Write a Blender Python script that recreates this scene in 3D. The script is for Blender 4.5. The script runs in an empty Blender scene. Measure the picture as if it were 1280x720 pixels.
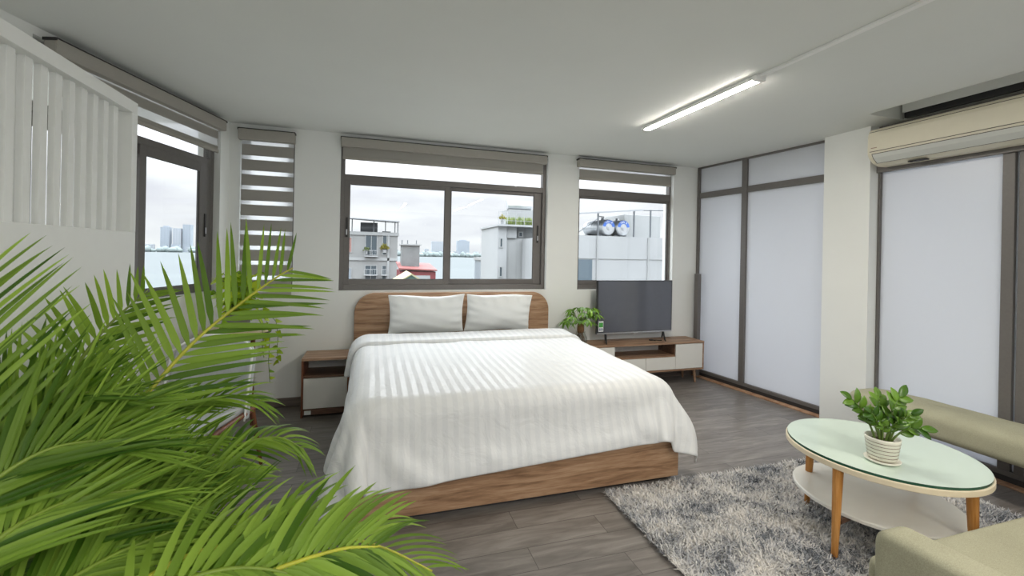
import bpy, bmesh, math, random
import numpy as np
from mathutils import Vector, Matrix, Quaternion
random.seed(11)
C = bpy.context.scene.collection
PI = math.pi
SC = bpy.context.scene

# ------------------------------------------------------------------ materials
def new_mat(name):
    m = bpy.data.materials.new(name); m.use_nodes = True
    nt = m.node_tree; nt.nodes.clear()
    out = nt.nodes.new('ShaderNodeOutputMaterial')
    return m, nt, out
def N(nt, t, **kw):
    n = nt.nodes.new(t)
    for k, v in kw.items():
        if k in n.inputs: n.inputs[k].default_value = v
        else: setattr(n, k, v)
    return n
def rgba(c): return (c[0], c[1], c[2], 1)
def srgb(r, g, b):
    f = lambda u: ((u/255+.055)/1.055)**2.4 if u > 10 else u/255/12.92
    return (f(r), f(g), f(b))
def ramp(nt, fac, stops):
    r = nt.nodes.new('ShaderNodeValToRGB'); e = r.color_ramp.elements
    while len(e) < len(stops): e.new(.5)
    for k, (p, c) in enumerate(stops): e[k].position = p; e[k].color = rgba(c)
    nt.links.new(fac, r.inputs[0]); return r.outputs[0]
def coords(nt, scale=(1, 1, 1), kind='Object'):
    t = N(nt, 'ShaderNodeTexCoord'); mp = N(nt, 'ShaderNodeMapping'); mp.inputs['Scale'].default_value = scale
    nt.links.new(t.outputs[kind], mp.inputs['Vector']); return mp.outputs[0]
def bsdf(nt, out, rough=.5, metal=0, spec=.5):
    b = N(nt, 'ShaderNodeBsdfPrincipled'); b.inputs['Roughness'].default_value = rough
    b.inputs['Metallic'].default_value = metal; b.inputs['Specular IOR Level'].default_value = spec
    nt.links.new(b.outputs[0], out.inputs[0]); return b
def bump(nt, b, h, strength=.2, dist=.01):
    n = N(nt, 'ShaderNodeBump', Strength=strength, Distance=dist); nt.links.new(h, n.inputs['Height']); nt.links.new(n.outputs[0], b.inputs['Normal'])
def plain(name, c, rough=.5, metal=0, spec=.5, var=.06, scale=18, bmp=0):
    m, nt, out = new_mat(name); b = bsdf(nt, out, rough, metal, spec)
    n = N(nt, 'ShaderNodeTexNoise', Scale=scale, Detail=3); nt.links.new(coords(nt), n.inputs['Vector'])
    col = ramp(nt, n.outputs[0], [(.3, [x*(1-var) for x in c]), (.7, [min(1, x*(1+var)) for x in c])])
    nt.links.new(col, b.inputs['Base Color'])
    if bmp: bump(nt, b, n.outputs[0], bmp)
    return m
def wood(name, c0, c1, c2, sc=(1.2, 14, 14), rough=.45):
    m, nt, out = new_mat(name); b = bsdf(nt, out, rough, spec=.35)
    v = coords(nt, sc)
    n = N(nt, 'ShaderNodeTexNoise', Scale=1.6, Detail=6, Roughness=.62, Distortion=.6); nt.links.new(v, n.inputs['Vector'])
    n2 = N(nt, 'ShaderNodeTexNoise', Scale=9, Detail=3); nt.links.new(v, n2.inputs['Vector'])
    mx = N(nt, 'ShaderNodeMath', operation='MULTIPLY_ADD'); nt.links.new(n2.outputs[0], mx.inputs[0]); mx.inputs[1].default_value = .28; nt.links.new(n.outputs[0], mx.inputs[2])
    col = ramp(nt, mx.outputs[0], [(.46, c0), (.62, c1), (.80, c2)])
    nt.links.new(col, b.inputs['Base Color']); bump(nt, b, mx.outputs[0], .06)
    return m
def fabric(name, c, weave=420, var=.16, rough=.9, bmp=.25):
    m, nt, out = new_mat(name); b = bsdf(nt, out, rough, spec=.15)
    v = coords(nt)
    n = N(nt, 'ShaderNodeTexNoise', Scale=weave, Detail=2); nt.links.new(v, n.inputs['Vector'])
    n2 = N(nt, 'ShaderNodeTexNoise', Scale=6, Detail=3); nt.links.new(v, n2.inputs['Vector'])
    mx = N(nt, 'ShaderNodeMath', operation='MULTIPLY_ADD'); nt.links.new(n2.outputs[0], mx.inputs[0]); mx.inputs[1].default_value = .35; nt.links.new(n.outputs[0], mx.inputs[2])
    nt.links.new(ramp(nt, mx.outputs[0], [(.45, [x*(1-var) for x in c]), (.9, [min(1, x*(1+var)) for x in c])]), b.inputs['Base Color'])
    bump(nt, b, n.outputs[0], bmp, .002)
    return m
def emit(name, c, s):
    m, nt, out = new_mat(name); e = N(nt, 'ShaderNodeEmission', Strength=s); e.inputs[0].default_value = rgba(c)
    nt.links.new(e.outputs[0], out.inputs[0]); return m
def clear_glass(name, tint=(.96, .98, .975), refl=.06):
    m, nt, out = new_mat(name)
    t = N(nt, 'ShaderNodeBsdfTransparent'); t.inputs[0].default_value = rgba(tint)
    g = N(nt, 'ShaderNodeBsdfGlossy', Roughness=.01); fr = N(nt, 'ShaderNodeLayerWeight', Blend=.12)
    mul = N(nt, 'ShaderNodeMath', operation='MULTIPLY_ADD'); nt.links.new(fr.outputs['Fresnel'], mul.inputs[0]); mul.inputs[1].default_value = .3; mul.inputs[2].default_value = refl*.3
    mx = N(nt, 'ShaderNodeMixShader'); nt.links.new(mul.outputs[0], mx.inputs[0]); nt.links.new(t.outputs[0], mx.inputs[1]); nt.links.new(g.outputs[0], mx.inputs[2])
    nt.links.new(mx.outputs[0], out.inputs[0]); return m
def translucent(name, c, tc, mixf=.5, gloss=.0, transp=0.0, rough=.4):
    m, nt, out = new_mat(name)
    d = N(nt, 'ShaderNodeBsdfDiffuse'); d.inputs[0].default_value = rgba(c)
    t = N(nt, 'ShaderNodeBsdfTranslucent'); t.inputs[0].default_value = rgba(tc)
    mx = N(nt, 'ShaderNodeMixShader', Fac=mixf); nt.links.new(d.outputs[0], mx.inputs[1]); nt.links.new(t.outputs[0], mx.inputs[2])
    last = mx.outputs[0]
    if gloss:
        g = N(nt, 'ShaderNodeBsdfGlossy', Roughness=rough); m2 = N(nt, 'ShaderNodeMixShader', Fac=gloss)
        nt.links.new(last, m2.inputs[1]); nt.links.new(g.outputs[0], m2.inputs[2]); last = m2.outputs[0]
    if transp:
        g = N(nt, 'ShaderNodeBsdfTransparent'); m2 = N(nt, 'ShaderNodeMixShader', Fac=transp)
        nt.links.new(last, m2.inputs[1]); nt.links.new(g.outputs[0], m2.inputs[2]); last = m2.outputs[0]
    nt.links.new(last, out.inputs[0]); return m
def leafmat(name, c0, c1, trans=.35, rough=.4, spec=.4):
    m, nt, out = new_mat(name)
    a = N(nt, 'ShaderNodeAttribute', attribute_name='rnd')
    col = ramp(nt, a.outputs['Fac'], [(0, c0), (1, c1)])
    b = N(nt, 'ShaderNodeBsdfPrincipled'); b.inputs['Roughness'].default_value = rough; b.inputs['Specular IOR Level'].default_value = spec
    nt.links.new(col, b.inputs['Base Color'])
    t = N(nt, 'ShaderNodeBsdfTranslucent'); h = N(nt, 'ShaderNodeHueSaturation', Saturation=1.12, Value=1.35); nt.links.new(col, h.inputs['Color']); nt.links.new(h.outputs[0], t.inputs[0])
    mx = N(nt, 'ShaderNodeMixShader', Fac=trans); nt.links.new(b.outputs[0], mx.inputs[1]); nt.links.new(t.outputs[0], mx.inputs[2])
    nt.links.new(mx.outputs[0], out.inputs[0]); return m

M = {}
M['wall'] = plain('wall paint', (.80, .81, .785), .85, var=.012, scale=3)
M['ceiling'] = plain('ceiling paint', (.74, .755, .725), .9, var=.012, scale=2)
M['partition'] = plain('white lacquer', (.80, .81, .79), .5, var=.01)
M['frame'] = plain('grey brown aluminium', srgb(110, 106, 103), .45, .2, var=.05, scale=60)
M['frame_dark'] = plain('dark rubber gasket', srgb(45, 43, 42), .6)
M['glass'] = clear_glass('window pane glass')
M['frost'] = translucent('frosted film glass', (.80, .815, .84), (.58, .60, .63), .44, .05, rough=.3)
M['blind'] = translucent('grey blind cloth', srgb(168, 165, 158), srgb(175, 172, 165), .16)
M['headrail'] = fabric('grey headrail cloth', srgb(166, 162, 154), 260, .06)
M['sheer'] = translucent('sheer blind mesh', (.85, .86, .87), (.92, .93, .95), .6, transp=.45)
WAL = (srgb(122, 92, 68), srgb(156, 122, 93), srgb(182, 150, 120))
M['walnut'] = wood('walnut along x', *WAL, sc=(1.1, 13, 13))
M['walnut_top'] = wood('walnut top along x', srgb(112, 84, 64), srgb(150, 118, 94), srgb(176, 146, 120), sc=(1.1, 10, 13))
M['walnut_dark'] = wood('walnut in darker tone', srgb(74, 52, 40), srgb(104, 78, 62), srgb(126, 98, 80), sc=(1.1, 13, 13))  # darker browns, used on inner and lower parts
M['walnut_v'] = wood('walnut along z', srgb(80, 46, 30), srgb(112, 68, 46), srgb(136, 88, 60), sc=(16, 16, 1.4))
M['oak_v'] = wood('honey oak along z', srgb(150, 96, 44), srgb(184, 126, 64), srgb(204, 150, 88), sc=(16, 16, 1.4), rough=.38)
M['threshold'] = wood('threshold wood', srgb(140, 104, 80), srgb(170, 132, 104), srgb(190, 154, 126), sc=(10, 1.2, 10))
M['baseboard'] = wood('dark skirting wood', srgb(84, 74, 68), srgb(108, 97, 90), srgb(124, 112, 104), sc=(1, 20, 20))
M['white_lam'] = plain('warm white laminate', (.76, .75, .71), .4, var=.01)
M['linen'] = fabric('white cotton', (.79, .80, .79), 300, .02, bmp=.06)
M['sage'] = fabric('sage green upholstery', srgb(164, 161, 138), 330, .17)
M['greycloth'] = fabric('light grey upholstery', srgb(186, 189, 190), 260, .12)
M['piping'] = plain('white piping', (.85, .85, .84), .6)
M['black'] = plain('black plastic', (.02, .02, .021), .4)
M['screen'] = plain('dark glossy screen', srgb(88, 91, 101), .12, 0, .8, var=.02)
M['silver'] = plain('silver metal', (.55, .55, .57), .3, .9)
M['chrome'] = plain('chrome', (.75, .75, .76), .18, 1)
M['ac'] = plain('cream plastic', srgb(224, 217, 196), .4, var=.01)
M['ac_vane'] = plain('grey white plastic', srgb(205, 206, 200), .4, var=.01)
M['groove'] = plain('groove dark', srgb(70, 62, 50), .7)
M['ac_mark'] = plain('grey red print', srgb(150, 110, 95), .6)
M['tabletop'] = plain('white table lacquer', (.80, .79, .74), .35, var=.01)
M['lip'] = plain('cream table edge', srgb(226, 212, 184), .45, var=.02)
M['ceramic'] = plain('glazed ceramic', srgb(226, 222, 208), .25, 0, .5, var=.03)
M['band'] = plain('brown glaze line', srgb(120, 100, 84), .5)
M['soil'] = plain('soil', srgb(70, 50, 36), .95, var=.4, scale=90, bmp=.6)
M['pot_grey'] = plain('grey planter', srgb(120, 120, 118), .6)
M['trunk_white'] = plain('white plastic trunking', (.86, .86, .84), .45, var=.01)
M['lamp'] = emit('tube light glow', (1, .945, .85), 21.0)
M['plant_stem'] = plain('green stem', srgb(96, 120, 52), .5)
M['rachis'] = plain('yellow green rachis', srgb(176, 176, 52), .45, var=.15)
M['rachis_green'] = plain('green rachis', srgb(118, 140, 46), .45, var=.15)
M['cane'] = plain('yellow green cane', srgb(150, 150, 70), .5, var=.2)
M['palm'] = leafmat('palm leaflet', srgb(62, 98, 20), srgb(152, 182, 74), .38, .45, .28)
M['palm_deep'] = leafmat('palm leaflet in the shade tone', srgb(44, 78, 22), srgb(104, 144, 48), .34)
M['zz'] = leafmat('glossy dark leaf', srgb(56, 96, 26), srgb(124, 164, 58), .2, .25, .6)
M['pachira'] = leafmat('fresh green leaf', srgb(60, 104, 30), srgb(140, 178, 70), .3)
M['pothos'] = leafmat('lime leaf', srgb(112, 150, 20), srgb(190, 205, 50), .4)
M['bark'] = plain('brown bark', srgb(128, 92, 58), .8, var=.25, scale=60)
M['water_glass'] = clear_glass('jar glass', (.93, .95, .93), .25)
M['sticker'] = plain('white sticker', (.82, .84, .82), .5)
M['sticker_green'] = plain('green print', srgb(70, 160, 70), .5)
M['sticker_blue'] = plain('grey print', srgb(130, 140, 165), .5)
M['table_wood'] = wood('pale beige wood', srgb(186, 164, 136), srgb(206, 186, 158), srgb(220, 202, 178), sc=(2, 14, 14))
M['edge_dark'] = plain('dark table edge', srgb(70, 58, 52), .5)

def table_glass():
    m, nt, out = new_mat('green tinted table glass')
    b = bsdf(nt, out, .04, 0, .6); b.inputs['Base Color'].default_value = rgba((.57, .67, .58))
    return m
M['table_glass'] = table_glass()
M['glass_edge'] = plain('dark green glass edge', srgb(40, 84, 66), .15, 0, .7)
def floor_mat():
    m, nt, out = new_mat('grey oak planks'); b = bsdf(nt, out, .32, spec=.5)
    v = coords(nt)
    br = N(nt, 'ShaderNodeTexBrick', Scale=1.0); br.offset = .37
    for k, x in (('Mortar Size', .0016), ('Brick Width', 1.25), ('Row Height', .165), ('Bias', 0), ('Mortar Smooth', .2)): br.inputs[k].default_value = x
    br.inputs['Color1'].default_value = (0, 0, 0, 1); br.inputs['Color2'].default_value = (1, 1, 1, 1); br.inputs['Mortar'].default_value = (.5, .5, .5, 1)
    nt.links.new(v, br.inputs['Vector'])
    # grain, shifted per plank
    add = N(nt, 'ShaderNodeVectorMath', operation='MULTIPLY_ADD'); nt.links.new(br.outputs['Color'], add.inputs[0]); add.inputs[1].default_value = (7, 3, 5); nt.links.new(v, add.inputs[2])
    mp = N(nt, 'ShaderNodeMapping'); mp.inputs['Scale'].default_value = (1.3, 9, 1); nt.links.new(add.outputs[0], mp.inputs[0])
    n = N(nt, 'ShaderNodeTexNoise', Scale=2.2, Detail=7, Roughness=.62, Distortion=.9); nt.links.new(mp.outputs[0], n.inputs['Vector'])
    col = ramp(nt, n.outputs[0], [(.30, srgb(98, 92, 87)), (.5, srgb(119, 113, 108)), (.72, srgb(142, 136, 130))])
    hv = N(nt, 'ShaderNodeHueSaturation'); nt.links.new(col, hv.inputs['Color'])
    mr = N(nt, 'ShaderNodeMapRange'); mr.inputs[3].default_value = .86; mr.inputs[4].default_value = 1.12; nt.links.new(br.outputs['Color'], mr.inputs[0]); nt.links.new(mr.outputs[0], hv.inputs['Value'])
    mx = N(nt, 'ShaderNodeMixRGB'); nt.links.new(br.outputs['Fac'], mx.inputs[0]); nt.links.new(hv.outputs[0], mx.inputs[1]); mx.inputs[2].default_value = rgba(srgb(58, 52, 50))
    nt.links.new(mx.outputs[0], b.inputs['Base Color']); bump(nt, b, n.outputs[0], .05)
    return m
M['floor'] = floor_mat()
def duvet_mat():
    m, nt, out = new_mat('striped satin cotton'); b = bsdf(nt, out, .6, spec=.3)
    uv = N(nt, 'ShaderNodeUVMap', uv_map='sheet'); s = N(nt, 'ShaderNodeSeparateXYZ'); nt.links.new(uv.outputs[0], s.inputs[0])
    mu = N(nt, 'ShaderNodeMath', operation='MULTIPLY'); nt.links.new(s.outputs[0], mu.inputs[0]); mu.inputs[1].default_value = 2*PI/.062
    si = N(nt, 'ShaderNodeMath', operation='SINE'); nt.links.new(mu.outputs[0], si.inputs[0])
    mr = N(nt, 'ShaderNodeMapRange'); nt.links.new(si.outputs[0], mr.inputs[0]); mr.inputs[1].default_value = -.25; mr.inputs[2].default_value = .25
    c = ramp(nt, mr.outputs[0], [(0, (.705, .71, .71)), (1, (.748, .75, .743))]); nt.links.new(c, b.inputs['Base Color'])
    r = N(nt, 'ShaderNodeMapRange'); nt.links.new(mr.outputs[0], r.inputs[0]); r.inputs[3].default_value = .75; r.inputs[4].default_value = .36; nt.links.new(r.outputs[0], b.inputs['Roughness'])
    n = N(nt, 'ShaderNodeTexNoise', Scale=7, Detail=4, Distortion=1.2); nt.links.new(coords(nt, (1, .5, 1)), n.inputs['Vector']); bump(nt, b, n.outputs[0], .35, .02)
    return m
M['duvet'] = duvet_mat()
def rug_mat():
    m, nt, out = new_mat('shaggy grey pile'); b = bsdf(nt, out, .85, spec=.15)
    v = coords(nt, (1, 1, 0)); n = N(nt, 'ShaderNodeTexNoise', Scale=4.0, Detail=5, Roughness=.62, Distortion=.2); nt.links.new(v, n.inputs['Vector'])
    a = N(nt, 'ShaderNodeAttribute', attribute_name='rnd')
    mx = N(nt, 'ShaderNodeMath', operation='MULTIPLY_ADD'); nt.links.new(a.outputs['Fac'], mx.inputs[0]); mx.inputs[1].default_value = .16; nt.links.new(n.outputs[0], mx.inputs[2])
    c = ramp(nt, mx.outputs[0], [(.32, srgb(100, 105, 112)), (.43, srgb(172, 173, 177)), (.54, srgb(216, 213, 210)), (.74, srgb(228, 223, 216))])
    nt.links.new(c, b.inputs['Base Color']); return m
M['rug'] = rug_mat()
M['rug_back'] = plain('rug backing', srgb(120, 120, 122), .9)

# ------------------------------------------------------------------ mesh builder
class MB:
    def __init__(s): s.v = []; s.f = []; s.r = []
    def add(s, vs, fs, r=None):
        k = len(s.v); s.v += [tuple(p) for p in vs]; s.f += [tuple(i+k for i in q) for q in fs]
        if r is not None: s.r += [r]*(len(s.v)-len(s.r))
        return s
    def box(s, x0, x1, y0, y1, z0, z1, mtx=None):
        v = [Vector(p) for p in ((x0, y0, z0), (x1, y0, z0), (x1, y1, z0), (x0, y1, z0), (x0, y0, z1), (x1, y0, z1), (x1, y1, z1), (x0, y1, z1))]
        if mtx: v = [mtx @ p for p in v]
        return s.add(v, [(3, 2, 1, 0), (4, 5, 6, 7), (0, 1, 5, 4), (1, 2, 6, 5), (2, 3, 7, 6), (3, 0, 4, 7)])
    def tube(s, pts, rad, n=8, caps=True, flat=1.0):
        pts = [Vector(p) for p in pts]; rad = rad if isinstance(rad, (list, tuple)) else [rad]*len(pts)
        vs = []; fs = []; up = None
        for i, p in enumerate(pts):
            t = (pts[min(i+1, len(pts)-1)]-pts[max(i-1, 0)]).normalized()
            if up is None: up = t.orthogonal().normalized()
            up = (up-t*up.dot(t)).normalized(); sd = t.cross(up)
            for k in range(n):
                a = 2*PI*k/n; vs.append(p+(up*math.cos(a)+sd*math.sin(a)*flat)*rad[i])
        for i in range(len(pts)-1):
            for k in range(n):
                a = i*n+k; b = i*n+(k+1) % n; fs.append((a, b, b+n, a+n))
        if caps: fs.append(tuple(range(n-1, -1, -1))); fs.append(tuple(range((len(pts)-1)*n, len(pts)*n)))
        return s.add(vs, fs)
    def cyl(s, p0, p1, r0, r1=None, n=16): return s.tube([p0, p1], [r0, r0 if r1 is None else r1], n)
    def lathe(s, prof, c=(0, 0, 0), n=32, ex=1, ey=1, rz=0, caps=True):
        vs = []; fs = []
        for r, z in prof:
            for k in range(n):
                a = 2*PI*k/n; x = r*ex*math.cos(a); y = r*ey*math.sin(a)
                vs.append((c[0]+x*math.cos(rz)-y*math.sin(rz), c[1]+x*math.sin(rz)+y*math.cos(rz), c[2]+z))
        for i in range(len(prof)-1):
            for k in range(n):
                a = i*n+k; b = i*n+(k+1) % n; fs.append((a, b, b+n, a+n))
        if caps: fs.append(tuple(range(n-1, -1, -1))); fs.append(tuple(range((len(prof)-1)*n, len(prof)*n)))
        return s.add(vs, fs)
    def prism(s, poly, y0, y1):        # poly in x,z extruded along y
        n = len(poly); vs = [(x, y0, z) for x, z in poly]+[(x, y1, z) for x, z in poly]
        fs = [tuple(range(n)), tuple(range(2*n-1, n-1, -1))]+[(i, i+n, (i+1) % n+n, (i+1) % n) for i in range(n)]
        return s.add(vs, fs)
    def grid(s, fn, nu, nv):
        vs = [fn(i/nu, j/nv) for j in range(nv+1) for i in range(nu+1)]
        fs = [(j*(nu+1)+i, j*(nu+1)+i+1, (j+1)*(nu+1)+i+1, (j+1)*(nu+1)+i) for j in range(nv) for i in range(nu)]
        return s.add(vs, fs)
    def leaf(s, base, d, nrm, L, W, prof, curl=0., fold=.2, seg=7, rnd=0.5, sag=0.):
        base = Vector(base); d = Vector(d).normalized(); nrm = Vector(nrm)
        sd = d.cross(nrm)
        if sd.length < 1e-4: sd = d.orthogonal()
        sd.normalize(); nrm = sd.cross(d).normalized()
        vs = []; fs = []
        for i in range(seg+1):
            t = i/seg; p = base+d*(L*t)-nrm*(curl*L*t*t)+Vector((0, 0, -sag*L*t*t)); w = W*prof(t)
            vs += [p-sd*w+nrm*(w*fold), p, p+sd*w+nrm*(w*fold)]
        for i in range(seg):
            a = i*3; fs += [(a, a+1, a+4, a+3), (a+1, a+2, a+5, a+4)]
        return s.add(vs, fs, rnd)
    def build(s, name, mat, parent=None, bevel=0, smooth=False, seg=2, solid=0, subd=0, loc=None, rz=None, angle=None):
        me = bpy.data.meshes.new(name)
        if s.r:
            s.r += [.5]*(len(s.v)-len(s.r))
        me.from_pydata([tuple(p) for p in s.v], [], s.f); me.update()
        bm = bmesh.new(); bm.from_mesh(me)
        if not s.r: bmesh.ops.recalc_face_normals(bm, faces=bm.faces)
        bm.to_mesh(me); bm.free()
        if s.r:
            a = me.attributes.new('rnd', 'FLOAT', 'POINT'); a.data.foreach_set('value', s.r)
        if smooth: me.polygons.foreach_set('use_smooth', [True]*len(me.polygons))
        me.materials.append(mat if not isinstance(mat, str) else M[mat])
        o = bpy.data.objects.new(name, me); C.objects.link(o)
        if parent: o.parent = parent
        if loc: o.location = loc
        if rz is not None: o.rotation_euler.z = rz
        if solid: md = o.modifiers.new('solid', 'SOLIDIFY'); md.thickness = solid; md.offset = 0
        if bevel: md = o.modifiers.new('bevel', 'BEVEL'); md.width = bevel; md.segments = seg; md.limit_method = 'ANGLE'; md.angle_limit = .6
        if subd: md = o.modifiers.new('subd', 'SUBSURF'); md.levels = md.render_levels = subd
        return o
def tag(o, label, cat, group=None, kind=None):
    o['label'] = label; o['category'] = cat
    if group: o['group'] = group
    if kind: o['kind'] = kind
    return o
def thing(name, label, cat, loc=(0, 0, 0), rz=0, group=None):
    o = bpy.data.objects.new(name, None); C.objects.link(o); o.empty_display_size = .1
    o.location = loc; o.rotation_euler.z = rz
    return tag(o, label, cat, group)
def structure(o, label, cat):
    o['kind'] = 'structure'; return tag(o, label, cat)
def sthing(name, label, cat, loc=(0, 0, 0), rz=0):
    o = thing(name, label, cat, loc, rz); o['kind'] = 'structure'; return o
def B(x0, x1, y0, y1, z0, z1): return MB().box(x0, x1, y0, y1, z0, z1)

def slab_holes(a0, a1, b0, b1, holes, c0, c1, plane='xz'):
    # solid slab spanned by a,b with rectangular holes and thickness c0..c1
    A = sorted({a0, a1, *[h[0] for h in holes], *[h[1] for h in holes]}); Bs = sorted({b0, b1, *[h[2] for h in holes], *[h[3] for h in holes]})
    A = [x for x in A if a0 <= x <= a1]; Bs = [x for x in Bs if b0 <= x <= b1]
    def solid(i, j):
        if i < 0 or j < 0 or i >= len(A)-1 or j >= len(Bs)-1: return False
        x = (A[i]+A[i+1])/2; z = (Bs[j]+Bs[j+1])/2
        return not any(h[0] < x < h[1] and h[2] < z < h[3] for h in holes)
    P = (lambda a, b, c: (a, c, b)) if plane == 'xz' else (lambda a, b, c: (a, b, c))
    m = MB()
    for i in range(len(A)-1):
        for j in range(len(Bs)-1):
            if not solid(i, j): continue
            x0, x1, z0, z1 = A[i], A[i+1], Bs[j], Bs[j+1]
            for c in (c0, c1): m.add([P(x0, z0, c), P(x1, z0, c), P(x1, z1, c), P(x0, z1, c)], [(0, 1, 2, 3)])
            for di, dj, e in ((-1, 0, (x0, z0, x0, z1)), (1, 0, (x1, z0, x1, z1)), (0, -1, (x0, z0, x1, z0)), (0, 1, (x0, z1, x1, z1))):
                if not solid(i+di, j+dj):
                    m.add([P(e[0], e[1], c0), P(e[2], e[3], c0), P(e[2], e[3], c1), P(e[0], e[1], c1)], [(0, 1, 2, 3)])
    # weld so that recalculated normals are consistent
    idx = {}; vs = []; mp = []
    for p in m.v:
        k = tuple(round(q, 5) for q in p)
        if k not in idx: idx[k] = len(vs); vs.append(p)
        mp.append(idx[k])
    m.v = vs; m.f = [tuple(mp[q] for q in f) for f in m.f]
    return m

SKY_GAIN = 0.76
EXPO = 2.62
# ------------------------------------------------------------------ the room
HC = 2.665
BW = dict(loc=(0, 4.725, 0), rz=.015)                      # bed wall frame: x along, y outward
LA = math.atan2(.9642, .2652)
LW = dict(loc=(-1.275, 4.706, 0), rz=LA)                   # window wall on the left: x towards the corner, y outward
RA = math.atan2(-1.635, .17)
RF = dict(loc=(4.02, 4.785, 0), rz=RA)                     # far stretch of the glazed wall
RN = dict(loc=(4.2, 2.74, 0), rz=-PI/2)                    # near stretch of the glazed wall
def place(o, W): o.location = W['loc']; o.rotation_euler.z = W['rz']; return o

o = B(-3.6, 4.5, -2.7, 4.95, -.2, 0).build('floor', 'floor'); structure(o, 'dark grey oak plank floor running across the room', 'floor')
o = slab_holes(-3.6, 4.5, -2.7, 4.95, [(3.72, 4.13, -2.0, 2.53)], HC, HC+.2, 'xy').build('ceiling', 'ceiling'); structure(o, 'plain pale grey painted ceiling', 'ceiling')
o = B(3.6, 4.25, -2.1, 2.65, HC+.2, HC+.24).build('trim_1', 'ceiling'); structure(o, 'closed top of the slot in the ceiling above the air conditioner', 'ceiling slot')
H_S = (-1.185, -.728, 1.095, 2.62); H_C = (-.315, 1.905, 1.105, 2.62); H_R = (2.30, 3.628, 1.10, 2.62)
o = slab_holes(-1.42, 4.2, 0, HC, [H_S, H_C, H_R], 0, .2).build('wall_back', 'wall'); place(o, BW); structure(o, 'white wall behind the bed with three window openings', 'wall')
H_L = (-1.75, -.13, 1.125, 2.62)
o = slab_holes(-7.6, .02, 0, HC, [H_L], 0, .2).build('wall_left', 'wall'); place(o, LW); structure(o, 'white wall on the left with a lake view window', 'wall')
o = B(4.07, 4.3, 2.74, 3.15, 0, HC).build('wall_right', 'wall'); structure(o, 'white square pillar between the two frosted glass stretches', 'pillar')
o = slab_holes(-3.6, 4.5, 0, HC, [(-3.2, 4.0, .06, 2.58)], -2.7, -2.55).build('wall_front', 'wall'); structure(o, 'white wall behind the viewpoint with a wide opening added for light', 'wall')  # unseen wall; its opening is made this wide to brighten the room
w = sthing('fill_window', 'unseen wide window added as fill in the wall behind the viewpoint', 'window', (0, -2.62, 0))  # put in out of view so that daylight fills the room
m = MB(); m.box(-3.2, 4.0, -.03, .03, .06, .12); m.box(-3.2, 4.0, -.03, .03, 2.52, 2.58)
for x in (-3.2, -1.4, .4, 2.2, 3.94): m.box(x, x+.06, -.03, .03, .12, 2.52)
m.build('window_frame', 'frame', w); B(-3.14, 3.94, -.004, .004, .12, 2.52).build('pane', 'glass', w)

o = B(-1.36, -.62, -.016, 0, 0, .085).build('baseboard_back', 'baseboard', bevel=.004); place(o, BW); structure(o, 'dark brown skirting board along the wall left of the nightstand', 'skirting')
o = B(2.06, 4.0, -.016, 0, 0, .085).build('baseboard_right', 'baseboard', bevel=.004); place(o, BW); structure(o, 'dark brown skirting board behind the television stand', 'skirting')
o = B(-7.4, -.02, -.016, 0, 0, .085).build('baseboard_left', 'baseboard', bevel=.004); place(o, LW); structure(o, 'dark brown skirting board under the lake view window', 'skirting')
o = B(.02, 1.64, -.10, -.012, 0, .014).build('trim_2', 'threshold', bevel=.003); place(o, RF); structure(o, 'reddish wood strip on the floor along the frosted glass', 'floor strip')
o = B(.0, 4.6, -.10, -.012, 0, .014).build('trim_3', 'threshold', bevel=.003); place(o, RN); structure(o, 'wood strip on the floor along the glass behind the bench', 'floor strip')

def window(name, label, W, X0, X1, Z0, Z1, tr, sashes, fw=.04, y0=.055, y1=.125, handles=()):
    w = sthing(name, label, 'window', W['loc'], W['rz'])
    m = MB(); m.box(X0, X0+fw, y0, y1, Z0, Z1); m.box(X1-fw, X1, y0, y1, Z0, Z1); m.box(X0+fw, X1-fw, y0, y1, Z0, Z0+.055); m.box(X0+fw, X1-fw, y0, y1, Z1-.05, Z1)
    if tr: m.box(X0+fw, X1-fw, y0, y1, tr[0], tr[1])
    m.build('window_frame', 'frame', w, bevel=.003)
    if tr: B(X0+fw, X1-fw, y0+.034, y0+.04, tr[1], Z1-.05).build('top_pane', 'glass', w)
    for k, (a, b, sl, sr, yy, zb, zt, rb, rt) in enumerate(sashes):
        m = MB(); m.box(a, a+sl, yy, yy+.028, zb, zt); m.box(b-sr, b, yy, yy+.028, zb, zt); m.box(a+sl, b-sr, yy, yy+.028, zb, zb+rb); m.box(a+sl, b-sr, yy, yy+.028, zt-rt, zt)
        s = m.build('sash', 'frame', w, bevel=.003)
        B(a+sl, b-sr, yy+.011, yy+.017, zb+rb, zt-rt).build('pane', 'glass', s)
        g = MB(); e = .004
        for q in ((a+sl, a+sl+e, zb+rb, zt-rt), (b-sr-e, b-sr, zb+rb, zt-rt), (a+sl+e, b-sr-e, zb+rb, zb+rb+e), (a+sl+e, b-sr-e, zt-rt-e, zt-rt)): g.box(q[0], q[1], yy+.004, yy+.010, q[2], q[3])
        g.build('gasket', 'frame_dark', s)
        if k in handles:
            hx, hz = handles[k]
            h = MB(); h.box(hx-.011, hx+.011, yy-.008, yy-.0005, hz-.10, hz+.10); h.build('handle', 'frame_dark', s, bevel=.004)['label'] = 'dark recessed latch'
            MB().box(hx-.006, hx+.006, yy-.016, yy-.0085, hz-.075, hz-.02).build('latch', 'silver', s, bevel=.003)
    return w
window('window_1', 'wide grey framed window above the bed with two sliding sashes', BW, *H_C, (2.215, 2.275),
       [(-.276, .785, .05, .05, .058, 1.160, 2.222, .057, .049), (.735, 1.866, .075, .095, .09, 1.160, 2.222, .057, .043)], handles={0: (-.25, 1.74), 1: (1.822, 1.74)})
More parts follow.
